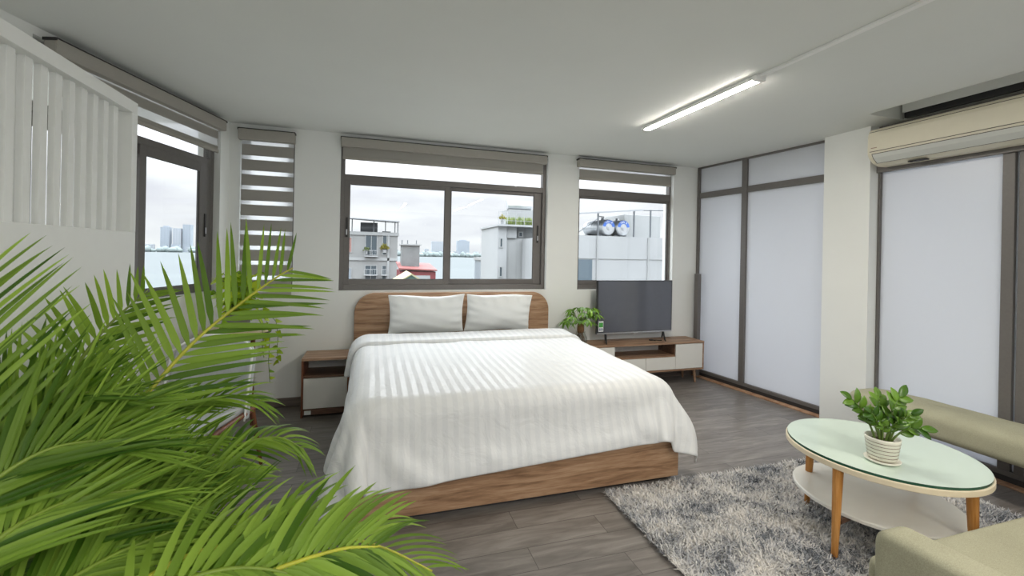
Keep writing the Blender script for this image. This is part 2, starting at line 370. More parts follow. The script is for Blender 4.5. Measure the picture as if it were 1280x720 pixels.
window('window_2', 'window right of the bed behind the television', BW, *H_R, (2.215, 2.30),
       [(2.322, 3.606, .022, .012, .07, 1.155, 2.222, .05, .035)], fw=.022)
window('window_3', 'narrow window left of the bed covered by a striped blind', BW, *H_S, None, [(-1.15, -.763, .03, .03, .07, 1.15, 2.57, .04, .04)], fw=.035)
window('window_4', 'tall lake view window in the left wall', LW, *H_L, (2.232, 2.285),
       [(-.95, -.165, .06, .145, .058, 1.165, 2.24, .03, .08), (-1.715, -.90, .06, .06, .09, 1.165, 2.24, .03, .08)], handles={0: (-.24, 1.70)})

def blind(name, label, W, x0, x1, ht, hb, bands, sheer, xl, xr, bottom=None):
    t = thing(name, label, 'blind', W['loc'], W['rz'])
    h = MB().box(x0, x1, -.078, -.004, hb, ht); h.build('headrail', 'headrail', t, bevel=.008)
    m = MB()
    for a in (x0-.004, x1): m.box(a, a+.004, -.08, -.003, ht-.012, ht+.004)
    m.box(x0, x1, -.076, -.006, ht+.0005, ht+.006); m.build('end_bracket', 'frame_dark', t)
    m = MB()
    for b0, b1 in bands: m.box(xl, xr, -.034, -.0335, b0, b1)
    m.build('opaque_bands', 'blind', t)
    if sheer: B(xl, xr, -.028, -.0278, sheer[0], sheer[1]).build('sheer_cloth', 'sheer', t)
    if bottom is not None:
        MB().box(xl-.003, xr+.003, -.042, -.024, bottom-.016, bottom+.016).build('bottom_rail', 'headrail', t, bevel=.006)
    return t
blind('roller_blind', 'raised grey striped blind over the wide window above the bed', BW, -.312, 1.862, 2.615, 2.525, [(2.43, 2.53)], None, -.295, 1.825, 2.42)
blind('roller_blind', 'raised grey striped blind over the window behind the television', BW, 2.262, 3.60, 2.625, 2.535, [(2.405, 2.512)], (2.41, 2.54), 2.285, 3.555, 2.402)
z = 2.472; bs = []
for k in range(10): bs.append((max(1.09, z-.102), z)); z -= .1395
blind('roller_blind', 'fully lowered grey and white striped blind on the narrow window', BW, -1.193, -.722, 2.607, 2.507, bs, (1.09, 2.51), -1.168, -.733, 1.085)
blind('roller_blind', 'half raised striped blind over the lake view window', LW, -1.70, -.175, 2.622, 2.535, [(2.452, 2.522), (2.345, 2.39)], (2.345, 2.54), -1.68, -.225, 2.347)

# glazed wall on the right
def glazed(name, label, W, xs, L, top, tr, mull):
    w = sthing(name, label, 'glass wall', W['loc'], W['rz'])
    m = MB(); m.box(0, L, -.03, .03, 0, .085); m.box(0, L, -.03, .03, top, HC)
    for a, b in mull: m.box(a, b, -.032, .032, .085, top)
    if tr:
        e = sorted(mull)
        for (a0, a1), (b0, b1) in zip(e, e[1:]): m.box(a1, b0, -.026, .026, tr[0], tr[1])
    m.build('window_frame', 'frame', w, bevel=.003)
    m = MB(); m.box(0, L, -.036, -.0305, 0, .05); m.build('bottom_track', 'frame_dark', w)
    e = sorted(mull)
    for (a0, a1), (b0, b1) in zip(e, e[1:]):
        for z0, z1 in ([(.085, tr[0]), (tr[1], top)] if tr else [(.085, top)]):
            B(a1, b0, -.004, .004, z0, z1).build('frosted_pane', 'frost', w)
    return w
glazed('window_6', 'far frosted glass wall in dark frames between corner and pillar', RF, None, 1.66, HC-.02, (2.265, 2.335), [(0, .035), (.66, .725), (1.60, 1.66)])
w = glazed('window_7', 'near frosted glass wall in dark frames behind the bench', RN, None, 5.2, 2.335, None, [(0, .018), (.80, .865), (.885, .935), (1.80, 1.86), (2.7, 2.76), (3.6, 3.66), (4.5, 4.56), (5.14, 5.2)])
for ch in w.children:
    pass
o = B(0, 5.2, -.02, .06, 2.335, HC).build('trim_4', 'wall'); place(o, RN); structure(o, 'white panel above the near frosted glass behind the air conditioner', 'panel')
m = MB(); m.box(0, 5.2, -.055, -.034, 2.265, 2.335); o = m.build('trim_5', 'frame', bevel=.003); place(o, RN); structure(o, 'grey brown sliding rail under the air conditioner', 'rail')
o = MB().box(-.075, -.02, -.03, .03, 0, 1.30).build('trim_6', 'frame', bevel=.004, loc=(4.0, 4.70, 0), rz=RA+PI/2); structure(o, 'short dark post standing in the corner behind the television stand', 'post')

# slot in the ceiling: black curtain track
t = thing('curtain_track', 'black curtain track in the ceiling slot above the air conditioner', 'curtain track', (4.06, 0, HC))
B(.028, .066, -1.9, 2.50, .0, .045).build('rail', 'black', t); B(.02, .068, -1.9, 2.51, .045, .2).build('mounting_board', 'wall', t)

# slatted white room divider on the left
t = thing('room_divider', 'tall white room divider with vertical slats in its upper half', 'room divider', (-1.10, 0, 0))
y0, y1, zt, zs, zb = .55, 2.615, 2.195, 2.14, 1.572
B(-.06, 0, y0, y1, 0, zb).build('solid_panel', 'partition', t, bevel=.003)
m = MB(); m.box(-.06, 0, y0, y1, zs, zt); m.box(-.06, 0, y0, y0+.05, zb, zs); m.box(-.06, 0, y1-.05, y1, zb, zs); m.build('slat_frame', 'partition', t, bevel=.002)
y = 2.505
while y > .63:
    B(-.050, -.029, y-.036, y, zb, zs).build('slat', 'partition', t); y -= .0775

# ceiling tube light and trunking, plus unseen tubes added as fill
def tube_light(label, loc, grp):
    t = thing('tube_light', label, 'ceiling light', loc, 0, grp)
    B(-.034, .034, -.62, .62, -.028, 0).build('housing', 'trunk_white', t, bevel=.004)
    h = MB(); h.grid(lambda u, v: (.030*math.cos(PI+PI*u), -.60+1.20*v, -.030-.005*abs(math.sin(PI*u))), 10, 1); h.build('diffuser', 'lamp', t, smooth=True)
    for s in (-1, 1): B(-.036, .036, s*.61-.018, s*.61+.018, -.038, -.001).build('end_cap', 'trunk_white', t, bevel=.004)
    return t
tube_light('lit white tube light on the ceiling right of the bed', (2.315, 2.84, HC), None)
tube_light('unseen fill tube added on the ceiling behind the viewpoint', (2.30, .1, HC), None)  # out of view past the trunking's end, added to brighten the room
tube_light('unseen fill tube added on the ceiling behind the viewpoint near the left wall', (-.6, -1.3, HC), None)  # unseen, added as fill from the left rear
tube_light('unseen fill tube added on the ceiling behind the viewpoint in the middle of the room', (.9, -1.5, HC), None)  # added fill light, never in view
tube_light('unseen fill tube added on the ceiling in the far corner behind the viewpoint', (2.3, -1.6, HC), None)  # another unseen tube put in for brightness
o = B(2.299, 2.331, .74, 2.215, HC-.016, HC).build('cable_trunking', 'trunk_white', bevel=.003); tag(o, 'thin white cable trunking on the ceiling leading to the tube light', 'cable trunking')

# air conditioner
t = thing('air_conditioner', 'long cream wall air conditioner above the frosted glass by the pillar', 'air conditioner', (4.145, 0, 0))
ya, yb = 1.45, 2.665
poly = [(0, 2.30), (0, 2.605), (-.15, 2.605), (-.195, 2.592), (-.213, 2.57), (-.222, 2.54), (-.226, 2.42), (-.222, 2.385), (-.205, 2.355), (-.16, 2.318), (-.10, 2.298)]
MB().prism(poly, ya, yb).build('body', 'ac', t, bevel=.006)
m = MB(); m.box(-.2275, -.22, ya+.02, yb-.02, 2.404, 2.408); m.box(-.2185, -.212, ya+.012, yb-.012, 2.567, 2.5695); m.build('seam', 'groove', t)
v = MB()
def vane(u, w): 
    a = [(-.2245, 2.386), (-.207, 2.354), (-.163, 2.3175)]
    k = u*2; i = min(1, int(k)); f = k-i
    return (a[i][0]*(1-f)+a[i+1][0]*f-.0035, ya+.05+(yb-.09-ya)*w, a[i][1]*(1-f)+a[i+1][1]*f-.002)
v.grid(vane, 4, 1); v.build('louver', 'ac_vane', t, solid=.003)
g = MB()
for w0 in (0, 1): g.tube([vane(0, w0), vane(.5, w0), vane(1, w0)], .003, 4)
g.tube([vane(0, 0), vane(0, 1)], .003, 4); g.tube([vane(1, 0), vane(1, 1)], .003, 4); g.build('louver_gap', 'groove', t)
B(-.2278, -.2255, yb-.075, yb-.03, 2.432, 2.437).build('maker_mark', 'ac_mark', t)
m = MB(); m.box(-.13, -.09, yb-.36, yb-.24, 2.290, 2.299); m.cyl((-.12, yb-.26, 2.295), (-.12, yb-.26, 2.285), .008, n=10); m.build('drain_clip', 'frame_dark', t)
DUVET = [
    -186, 2523, 41, 39, -18, 40, 44, 1, 40, 33, -25, 42, -4, -45, 39, 2, -42, 42, 49, 4, 21, -17, 52, -15, 17, 47, -13, 58, 12, -2, 59, -5, 0, 59, -2, 1, 60, 
    2, -1, 59, -2, 1, 60, 2, -1, 59, -1, 0, 60, 3, 0, 59, -2, 0, 59, -2, 0, 60, 3, 0, 59, -2, 0, 60, 0, 0, 59, 0, 0, 60, 2, 0, 59, -2, 0, 59, 0, 0, 60, 0, 
    0, 59, 0, 0, 60, -1, 0, 59, 1, 0, 59, 0, 0, 60, 0, 0, 59, 1, 0, 60, -3, 0, 59, 5, -1, 59, 0, 0, 60, -1, 0, 59, -1, 0, 59, 1, 0, 55, -13, 3, 18, -53, 20, 
    25, 26, -10, 38, 38, -25, 54, -2, -16, 43, -41, -6, 52, 6, -23, 22, 42, -35, 38, 32, -33, 38, 31, -33, -216, 2546, 82, 33, -29, 40, 42, -3, 40, 39, -13, 
    40, 22, -26, 41, -6, -43, 40, 43, -17, 32, 7, 50, -10, 11, 50, -15, 60, -3, 2, 59, 0, -1, 59, 0, 0, 60, 0, 0, 59, 0, 0, 60, 0, 0, 59, 0, 0, 59, 0, 0, 60, 
    0, -1, 59, 0, 1, 60, 0, 0, 59, 0, 0, 60, 0, -1, 59, 0, 1, 60, 0, -1, 59, 0, 1, 59, 0, 0, 60, 0, 0, 59, 0, 0, 59, 0, -1, 60, 0, 0, 59, 0, 1, 60, 0, 0, 59, 
    0, -1, 59, 0, 0, 60, -1, 1, 59, 1, -1, 60, 0, 0, 59, 0, 0, 59, 0, 0, 60, 2, -1, 20, -52, 19, 41, 17, -13, 29, 29, -19, 57, 2, -17, 44, -36, -7, 39, 26, 
    -30, 34, 35, -34, 41, 29, -32, 20, 40, -37, -240, 2575, 124, 32, -30, 40, 47, -6, 34, 27, -16, 44, 40, -10, 37, 0, -41, 43, 33, -27, 38, 31, 35, -2, 6, 
    51, -14, 59, 6, -2, 59, 1, -1, 60, 1, 0, 59, 0, 0, 59, -2, 0, 60, 1, 0, 59, -1, 0, 59, 0, 0, 60, 2, 0, 59, -2, 0, 60, 1, 0, 59, -2, 0, 59, 0, 1, 60, 2, 
    -1, 59, 0, 0, 60, -3, 1, 59, 0, 0, 59, 2, 0, 60, 0, -1, 60, -1, 0, 59, 3, -1, 59, -2, 1, 60, 0, 0, 59, 1, 0, 60, -2, 0, 59, 1, 0, 59, -2, 0, 60, 2, 0, 
    59, 0, 0, 59, -1, 0, 59, -2, 0, 28, -50, 18, 44, 14, -12, 33, 33, -22, 55, -16, -11, 49, -18, -14, 35, 34, -33, 40, 29, -33, 31, 37, -34, -8, 31, -46, 
    -234, 2619, 159, 18, -36, 43, 23, -34, 42, 50, 6, 33, 21, -25, 45, 38, -16, 37, 8, -37, 42, 46, 15, 12, 6, 55, -15, 59, 8, -2, 59, 1, -1, 59, 0, 0, 60, 
    -1, 0, 59, -1, 0, 59, -2, 0, 60, 1, 0, 59, 2, 0, 60, -1, 0, 59, -1, 0, 59, 0, 0, 60, 2, -1, 60, -2, 1, 59, -1, 0, 59, 0, 0, 60, 1, 0, 59, -1, 0, 59, 2, 
    0, 60, -1, 0, 59, 0, 0, 60, 1, 0, 59, -1, 0, 60, 1, 0, 59, -2, 0, 59, -1, 1, 59, 1, -1, 60, -1, 0, 60, 1, 0, 59, -2, 0, 59, 1, 0, 59, 1, 0, 35, -45, 15, 
    46, 12, -11, 39, 29, -22, 50, -30, -8, 52, 10, -23, 39, 29, -32, 31, 36, -35, -12, 25, -48, -13, -21, -54, -186, 2608, 181, -19, 16, 53, -1, -37, 47, 31, 
    -28, 42, 49, 13, 32, 27, -22, 42, 18, -31, 42, 41, -13, 28, 16, 54, -14, 59, 7, -2, 59, -1, -1, 60, 1, 0, 59, -2, 0, 59, -1, 1, 59, 1, -1, 60, 0, 0, 59, 
    0, 0, 59, 0, 0, 60, 0, 0, 59, 0, 0, 60, 0, 0, 59, 1, 0, 60, -1, 0, 59, 0, 0, 60, -2, 0, 59, 2, 0, 59, 0, 0, 60, 1, 0, 59, -2, 1, 60, 0, -1, 59, -1, 1, 
    59, 2, -1, 60, -1, 0, 59, 1, 0, 60, 1, 0, 59, -1, 0, 59, -1, 0, 60, 0, 0, 59, -3, 0, 59, 6, -1, 43, -36, 12, 44, 11, -11, 48, 17, -20, 52, -23, -10, 48, 
    21, -28, 33, 34, -34, -14, 12, -51, -1, -26, -52, -3, -27, -54, -152, 2582, 203, -16, 14, 56, -4, 26, 50, -16, -21, 51, 31, -29, 42, 47, 15, 32, 33, -26, 
    41, 21, -31, 40, 32, 43, -7, 59, -4, -1, 59, 5, -1, 59, 1, 0, 60, -2, 0, 59, -2, 0, 59, 4, 0, 60, -1, 0, 59, -3, 0, 59, 1, 0, 60, 2, 0, 59, 0, 0, 60, 0, 
    0, 59, -1, 0, 60, 1, 0, 59, 1, 0, 59, -1, 0, 60, 0, 0, 60, -1, 0, 59, 0, 0, 59, 0, 0, 59, 1, 0, 60, 0, 0, 59, 0, 0, 60, -1, 0, 59, 0, 0, 60, 1, 0, 59, 
    0, 0, 59, -1, 0, 60, 1, 0, 59, -3, 0, 59, 6, -1, 50, -22, 7, 44, 11, -12, 54, 2, -16, 54, -5, -17, 37, 27, -32, -14, 3, -54, -6, -27, -53, -12, -7, -57, 
    -3, 14, -58, -140, 2635, 211, -7, -15, 57, 22, -10, 54, -11, -6, 59, -21, 15, 53, 21, -30, 46, 34, -2, 35, 37, -17, 39, 42, 14, 8, 58, -6, 1, 59, 2, -1, 
    59, 0, 0, 59, 1, 0, 60, 2, 0, 59, -2, 0, 59, 0, 0, 60, 0, 0, 59, 0, 0, 60, 0, 0, 59, 1, 0, 60, -1, 0, 59, -1, 0, 60, 2, 0, 59, -1, 0, 59, 0, 0, 60, -1, 
    0, 59, 1, 0, 60, 0, 0, 59, -1, 0, 60, 1, 0, 59, -1, 0, 59, 2, 0, 60, -2, 0, 59, 1, 0, 60, 0, 0, 59, -1, 0, 59, 1, 0, 60, 0, 0, 59, -1, 0, 59, 0, -1, 59, 
    3, -1, 47, 2, -8, 57, -7, -14, 43, 17, -28, -15, -8, -55, -12, 0, -59, 4, 13, -57, 21, 14, -54, 6, 12, -57, -173, 2677, 225, 11, -10, 57, 22, -4, 54, 9, 
    -12, 55, 16, -8, 57, -5, -15, 57, 3, -19, 53, 38, -9, 38, 56, -4, 21, 57, 4, -2, 59, 2, -1, 60, 0, 0, 59, 0, 0, 59, 0, 0, 60, 0, 0, 59, 0, 0, 60, 0, 0, 
    59, 0, -1, 60, 1, 0, 59, -1, 1, 60, 0, -1, 59, 0, 1, 60, 0, 0, 59, 0, 0, 59, 0, 0, 60, 0, 0, 59, 0, 0, 60, 0, 0, 59, 0, 0, 59, 0, 0, 60, 0, 0, 59, 0, 0, 
    60, 0, 0, 59, 0, 0, 60, 0, 0, 59, 0, 0, 60, 0, 0, 59, 0, 0, 59, 0, 0, 60, -1, 0, 59, -1, -1, 58, 0, -8, 53, 10, -24, -12, 5, -57, 7, 13, -58, 20, 7, -56, 
    19, 8, -53, 16, 16, -55, 17, 9, -57, -217, 2707, 242, 15, -8, 56, 24, 3, 55, 15, -15, 53, 5, -11, 58, 15, -10, 57, 18, -9, 57, 39, -7, 45, 58, -2, 19, 
    61, 1, 1, 60, 1, 0, 59, 0, 0, 60, 0, -1, 59, 0, 1, 60, 0, 0, 60, 0, 0, 59, 0, 0, 59, 0, 0, 59, 0, 0, 60, 0, 0, 60, 0, 0, 59, 0, 0, 59, 0, 0, 60, 0, 0, 
    59, 0, 0, 60, 0, 0, 59, 0, -1, 59, 0, 0, 60, 0, 0, 59, 0, 0, 60, 0, 0, 59, 0, 0, 60, 0, 0, 59, 0, 0, 60, 0, 0, 59, 0, 0, 60, 0, 0, 59, 0, 1, 60, 0, -1, 
    60, -1, 0, 59, 0, 0, 61, 0, -8, 42, 4, -40, 23, 6, -54, 19, 5, -57, 15, 5, -57, 17, 6, -53, 25, 5, -54, 18, 11, -56, -225, 2758, 249, 16, -4, 57, 20, -8, 
    54, 15, -4, 58, 22, -14, 54, 25, -15, 51, 14, -4, 58, 29, -2, 47, 57, -1, 18, 60, 0, 0, 59, 0, -1, 60, 1, 1, 60, 0, 0, 59, -1, -1, 60, 1, -1, 59, -1, 1, 
    60, 0, 1, 59, 1, 0, 60, -1, -1, 59, 0, 0, 60, 0, 0, 59, 0, 1, 60, 0, -1, 59, 0, 1, 59, 0, 1, 60, 0, -2, 59, 0, 2, 59, 1, -1, 60, -1, -2, 60, 0, 1, 59, 
    0, 0, 59, 1, 1, 60, -1, -1, 59, 1, 0, 59, 0, 1, 60, 0, -1, 60, -1, 0, 59, 0, 0, 60, 0, 0, 59, 0, 0, 60, 0, 0, 60, 1, -5, 45, 2, -40, 8, 1, -59, 11, 2, 
    -58, 19, 10, -55, 14, 4, -58, 6, -5, -58, 23, 8, -54, -178, 2784, 236, 16, -3, 57, 19, -7, 55, 16, -4, 57, 8, -2, 59, 0, -1, 59, 1, -2, 60, 35, -1, 47, 
    57, -2, 17, 59, 0, 1, 60, 1, 0, 59, 0, -2, 60, 0, 0, 59, 0, 0, 60, 0, 1, 59, 0, -2, 60, 0, 1, 59, 0, 0, 60, 0, 1, 59, 0, 0, 60, 0, -1, 59, 0, -1, 59, 0, 
    1, 60, 0, 0, 59, 0, 1, 60, 0, 1, 59, 0, -3, 59, 0, 3, 60, 0, -1, 59, 0, -1, 60, 0, 0, 59, 0, 0, 59, 0, 0, 60, 0, 0, 59, 0, 0, 60, 0, 0, 59, 0, 0, 60, 0, 
    0, 60, 0, 0, 59, -1, 0, 60, 0, 0, 59, 1, -5, 42, 1, -41, 13, 2, -57, 1, 1, -59, 2, 1, -60, 8, 1, -59, 11, 0, -59, 14, 1, -57, -146, 2828, 228, 8, -1, 59, 
    11, -1, 59, 2, -1, 59, -1, -2, 60, 0, -1, 59, 10, -1, 59, 34, -1, 48, 56, -1, 18, 60, 0, -2, 59, 0, 1, 60, 0, 1, 59, 0, -2, 60, 0, 0, 59, 0, 1, 60, 0, 
    0, 59, 0, -2, 59, 0, 2, 60, 0, -1, 59, 0, 1, 59, 0, 0, 60, 0, -1, 59, 0, 2, 60, 0, -3, 59, 0, 1, 59, 0, -1, 60, 0, 1, 59, 0, 2, 60, 0, -3, 59, 0, 2, 60, 
    0, 1, 59, 0, -2, 59, 1, 0, 60, -1, 0, 59, 0, 0, 60, 0, 0, 59, 0, 0, 59, 0, 2, 60, 0, -2, 59, 0, 0, 60, 0, 0, 59, 0, -5, 43, 2, -40, 14, 1, -58, 2, 1, -60, 
    2, 1, -59, 7, 1, -59, 11, 1, -58, 11, 1, -59, -143, 2884, 229, 4, -1, 59, 9, -1, 59, 2, -1, 59, 4, -1, 60, 2, -1, 59, 5, -2, 60, 35, -1, 47, 57, 0, 17, 
    59, 0, 1, 60, 0, -2, 59, 0, 1, 60, 0, 3, 59, 0, -1, 59, 0, -3, 60, 0, 3, 59, 0, -1, 59, 0, 0, 60, 0, 0, 59, 0, 1, 60, 0, -2, 59, 0, 1, 59, 0, 1, 60, 0, 
    0, 59, 0, 0, 59, 0, 0, 60, 0, 0, 59, 0, -2, 60, 0, 1, 59, 0, 1, 59, 0, 0, 60, 0, -1, 59, 0, 0, 59, 0, -1, 60, 0, -1, 59, 0, 3, 60, 0, -3, 59, 0, 1, 59, 
    0, 1, 60, -1, -1, 59, 0, -1, 60, 1, -5, 43, 1, -40, 14, 0, -58, 6, 2, -59, 5, 1, -59, 6, 1, -59, 4, 1, -59, 12, 1, -59, -142, 2941, 230, 5, -2, 59, 3, 
    -1, 59, 7, -1, 59, 4, -1, 60, 2, -1, 59, 5, -1, 59, 34, -1, 48, 57, -1, 17, 59, 0, 1, 60, 0, 2, 59, 0, -2, 60, 0, 0, 59, 0, -2, 59, 0, 3, 60, 0, 1, 59, 
    0, 0, 59, 0, -3, 60, 0, 2, 59, 0, 0, 60, 0, -1, 59, 0, 1, 59, 0, -2, 60, 0, 3, 59, 0, -4, 59, 0, 2, 60, 0, 1, 59, 0, 0, 60, 0, -1, 59, 0, 1, 59, 0, -2, 
    60, 0, 3, 59, 0, -4, 59, 0, 3, 60, 0, 0, 59, 0, 0, 60, 0, 0, 59, 0, 0, 59, 0, 0, 60, 0, -2, 59, 0, -1, 59, 0, -5, 44, 1, -40, 14, 1, -57, 3, 1, -60, 3, 
    1, -59, 7, 1, -60, 9, 1, -58, 11, 1, -59, -141, 2997, 231, 1, -1, 59, 5, -1, 59, 4, -2, 60, 5, -1, 59, 4, -1, 59, 6, -1, 60, 34, -1, 47, 57, -1, 17, 59, 
    0, 1, 60, 0, -2, 59, 0, 0, 60, 0, 2, 59, 0, 1, 59, 0, -2, 60, 0, 1, 59, 0, -2, 59, 0, 1, 60, 0, 0, 59, 0, 0, 60, 0, 1, 59, 0, 1, 59, 0, 0, 60, 0, -1, 59, 
    0, 1, 59, 0, -3, 60, 0, 2, 59, 0, 0, 60, 0, 1, 59, 0, 1, 59, 0, -2, 60, 0, -2, 59, 0, 0, 59, 0, 0, 60, 0, 3, 59, 0, 0, 60, 0, -3, 59, 0, 3, 59, 0, -2, 
    60, 0, -1, 59, 0, -1, 59, 0, -4, 44, 1, -40, 14, 1, -58, 2, 1, -59, 5, 1, -59, 6, 1, -59, 10, 1, -59, 9, 1, -58, -142, 3053, 232, 3, -1, 59, 7, -1, 59, 
    4, -1, 59, 3, -1, 60, 4, -1, 59, 4, -2, 60, 35, -1, 47, 57, 0, 17, 60, 0, 0, 59, 0, -1, 59, 0, 3, 60, 0, -3, 59, 0, 3, 59, 0, -2, 60, 0, 2, 59, 0, 0, 59, 
    0, 0, 60, 0, -2, 59, 0, -1, 60, 0, 2, 59, 0, -2, 59, 0, 1, 60, 0, 1, 59, 0, -2, 59, 0, 1, 60, 0, 2, 59, 0, -2, 60, 0, 0, 59, 0, 1, 59, 0, -1, 60, 0, 1, 
    59, 0, 1, 59, 0, -1, 60, 0, 1, 59, 0, -2, 60, 0, 1, 59, 0, -1, 59, 0, 1, 60, 0, -3, 59, 0, 1, 60, 0, -5, 43, 0, -40, 14, 1, -57, 4, 1, -60, 2, 1, -59, 
    5, 2, -59, 11, 0, -59, 7, 1, -59, -142, 3109, 233, 3, -1, 59, 7, -1, 59, 8, -1, 59, 0, -1, 60, 4, -1, 59, 4, -1, 59, 34, -2, 48, 57, 0, 18, 59, 0, -1, 
    60, 0, 1, 59, 0, 1, 60, 0, -1, 59, 0, 0, 59, 0, -1, 60, 0, 1, 59, 0, 1, 59, 0, -1, 60, 0, -1, 59, 0, 0, 60, 0, 2, 59, 0, -2, 59, 0, -1, 60, 0, 2, 59, 0, 
    -1, 59, 0, 3, 60, 0, -3, 59, 0, 3, 60, 0, -3, 59, 0, 0, 59, 0, 2, 60, 0, 0, 59, 0, -1, 59, 0, -1, 60, 0, 0, 59, 0, 2, 60, 0, 0, 59, 0, -2, 59, 0, 1, 60, 
    0, -3, 59, 0, 1, 59, 0, -6, 45, 1, -39, 13, 1, -57, 3, 1, -60, 4, 1, -59, 6, 1, -59, 8, 1, -59, 9, 0, -59, -140, 3166, 233, 3, -1, 60, 6, -1, 59, 3, -2, 
    59, 3, -1, 60, 5, -1, 59, 4, -1, 60, 34, -1, 47, 57, -1, 18, 59, 1, -1, 60, -1, -1, 59, 0, 0, 60, 0, 0, 59, 0, 2, 59, 0, 1, 60, 0, -2, 59, 0, 2, 59, 0, 
    -1, 60, 0, 0, 59, 0, 1, 60, 0, 0, 59, 0, -2, 59, 0, 2, 60, 0, -2, 59, 0, 1, 59, 0, -2, 60, 0, 3, 59, 0, -3, 60, 0, 0, 59, 0, 0, 59, 0, 1, 60, 0, 1, 59, 
    0, -2, 59, 0, 1, 60, 0, -1, 59, 0, 2, 60, 0, -1, 59, 0, 2, 59, 0, -3, 59, 0, 0, 60, 0, 0, 59, 0, -5, 44, 1, -40, 14, 1, -57, 4, 1, -60, 4, 1, -59, 3, 1, 
    -60, 9, 1, -58, 11, 1, -59, -141, 3222, 235, 3, -1, 59, 4, -1, 59, 7, -1, 59, 4, -2, 60, 3, -1, 59, 4, -1, 59, 34, -1, 48, 57, 0, 17, 59, 0, 1, 60, 0, 
    1, 59, 0, 0, 60, 0, -2, 59, 0, 0, 59, 0, 1, 60, 0, -1, 59, 0, 3, 59, 0, -2, 60, 0, 0, 59, 0, 1, 60, 0, 0, 59, 0, -1, 59, 0, 1, 60, 0, -2, 59, 0, 0, 59, 
    0, 0, 60, 0, 0, 59, 0, 0, 60, 0, -1, 59, 0, 1, 59, 0, 2, 60, 0, -2, 59, 0, -1, 59, 0, 2, 60, 0, -2, 59, 0, 3, 60, 0, -1, 59, 0, 1, 59, 0, 0, 60, 0, -4, 
    59, -1, 1, 60, 1, -4, 43, 0, -40, 15, 1, -58, 3, 1, -60, 4, 1, -59, 4, 1, -59, 8, 1, -59, 12, 1, -58, -142, 3279, 236, 4, -2, 59, 5, -1, 59, 5, -1, 59, 
    3, -1, 60, 4, -2, 59, 5, 0, 59, 34, -1, 49, 57, -1, 16, 60, 0, 0, 59, 0, 1, 59, 0, -1, 60, 0, 0, 59, 0, 2, 59, 0, -1, 60, 0, -2, 59, 0, 0, 59, 0, 4, 60, 
    0, -4, 59, 0, 0, 60, 0, 0, 59, 0, 0, 59, 0, 2, 60, 0, -2, 59, 0, 1, 59, 0, 0, 60, 0, -1, 59, 0, 3, 60, 0, -1, 59, 0, -2, 59, 0, 1, 60, 0, 1, 59, 0, -1, 
    59, 0, 2, 60, 0, -2, 59, 0, 2, 60, 0, -1, 59, 0, 1, 59, 0, 0, 60, 0, -3, 59, 0, 0, 59, 0, -5, 44, 1, -40, 13, 0, -57, 2, 1, -60, 4, 1, -59, 7, 1, -59, 
    11, 1, -59, 8, 1, -59, -143, 3335, 237, 5, -2, 59, 10, -1, 59, 3, -1, 59, 2, -1, 59, 1, -1, 60, 6, -1, 59, 34, -1, 48, 57, -1, 18, 59, 0, 0, 60, 0, -1, 
    59, 0, -1, 60, 0, 0, 59, 0, 1, 59, 0, 0, 60, 0, 1, 59, 0, 1, 59, 0, -3, 60, 0, 4, 59, 0, -2, 60, 0, 1, 59, 0, -3, 59, 0, 3, 60, 0, -1, 59, 0, -2, 59, 0, 
    3, 60, 0, -2, 59, 0, 2, 60, 0, -3, 59, 0, 0, 59, 0, 3, 60, 0, -2, 59, 0, 1, 59, 0, 0, 60, 0, 0, 59, 0, -2, 60, 0, 3, 59, 0, -3, 59, 0, 3, 60, 0, -1, 59, 
    0, -2, 59, 0, -5, 44, 1, -40, 14, 1, -57, 4, 1, -60, 2, 1, -59, 7, 1, -59, 6, 1, -59, 10, 0, -59, -142, 3391, 238, 7, -1, 58, 7, -2, 60, 2, -1, 59, 5, 
    -1, 59, 1, -1, 60, 4, -1, 59, 34, -1, 48, 57, 0, 16, 59, 0, 2, 60, 0, -2, 59, 0, 1, 60, 0, 2, 59, 0, -1, 59, 0, 0, 60, 0, 1, 59, 0, -2, 59, 0, -1, 60, 
    0, 1, 59, 0, 0, 60, 0, 0, 59, 0, 0, 59, 0, 1, 60, 0, -1, 59, 0, -1, 59, 0, 0, 60, 0, 1, 59, 0, -1, 60, 0, 1, 59, 0, 1, 59, 0, 0, 60, 0, -2, 59, 0, 1, 59, 
    0, 1, 60, 0, 2, 59, 0, -2, 60, 0, -2, 59, 0, 1, 59, 0, -1, 60, 0, 0, 59, -1, 0, 60, 0, -5, 43, 1, -39, 12, 1, -59, 2, 1, -59, 7, 1, -59, 6, 1, -59, 6, 
    1, -59, 12, 1, -59, -144, 3447, 239, 8, -1, 58, 4, -1, 60, 4, -1, 59, 2, -1, 60, 4, -1, 59, 6, -2, 59, 34, -1, 49, 57, 0, 17, 59, 0, -2, 60, 0, 2, 59, 
    0, -2, 60, 0, 2, 59, 0, 1, 59, 0, -3, 60, 0, 1, 59, 0, 2, 59, 0, -3, 60, 0, 0, 59, 0, 0, 60, 0, 2, 59, 0, 0, 59, 0, -2, 60, 0, 0, 59, 0, 2, 59, 0, -1, 
    60, 0, 1, 59, 0, -1, 60, 0, 2, 59, 0, 0, 59, 0, -2, 60, 0, -1, 59, 0, 1, 59, 0, 1, 60, 0, -1, 59, 0, 0, 60, 0, -1, 59, 0, 1, 59, 0, 1, 60, 0, -2, 59, 0, 
    1, 60, 0, -6, 43, 0, -40, 13, 1, -58, 4, 1, -59, 2, 1, -59, 8, 1, -60, 9, 1, -58, 9, 1, -59, -144, 3504, 240, 6, -2, 59, 8, -1, 59, 4, -1, 59, 2, -1, 59, 
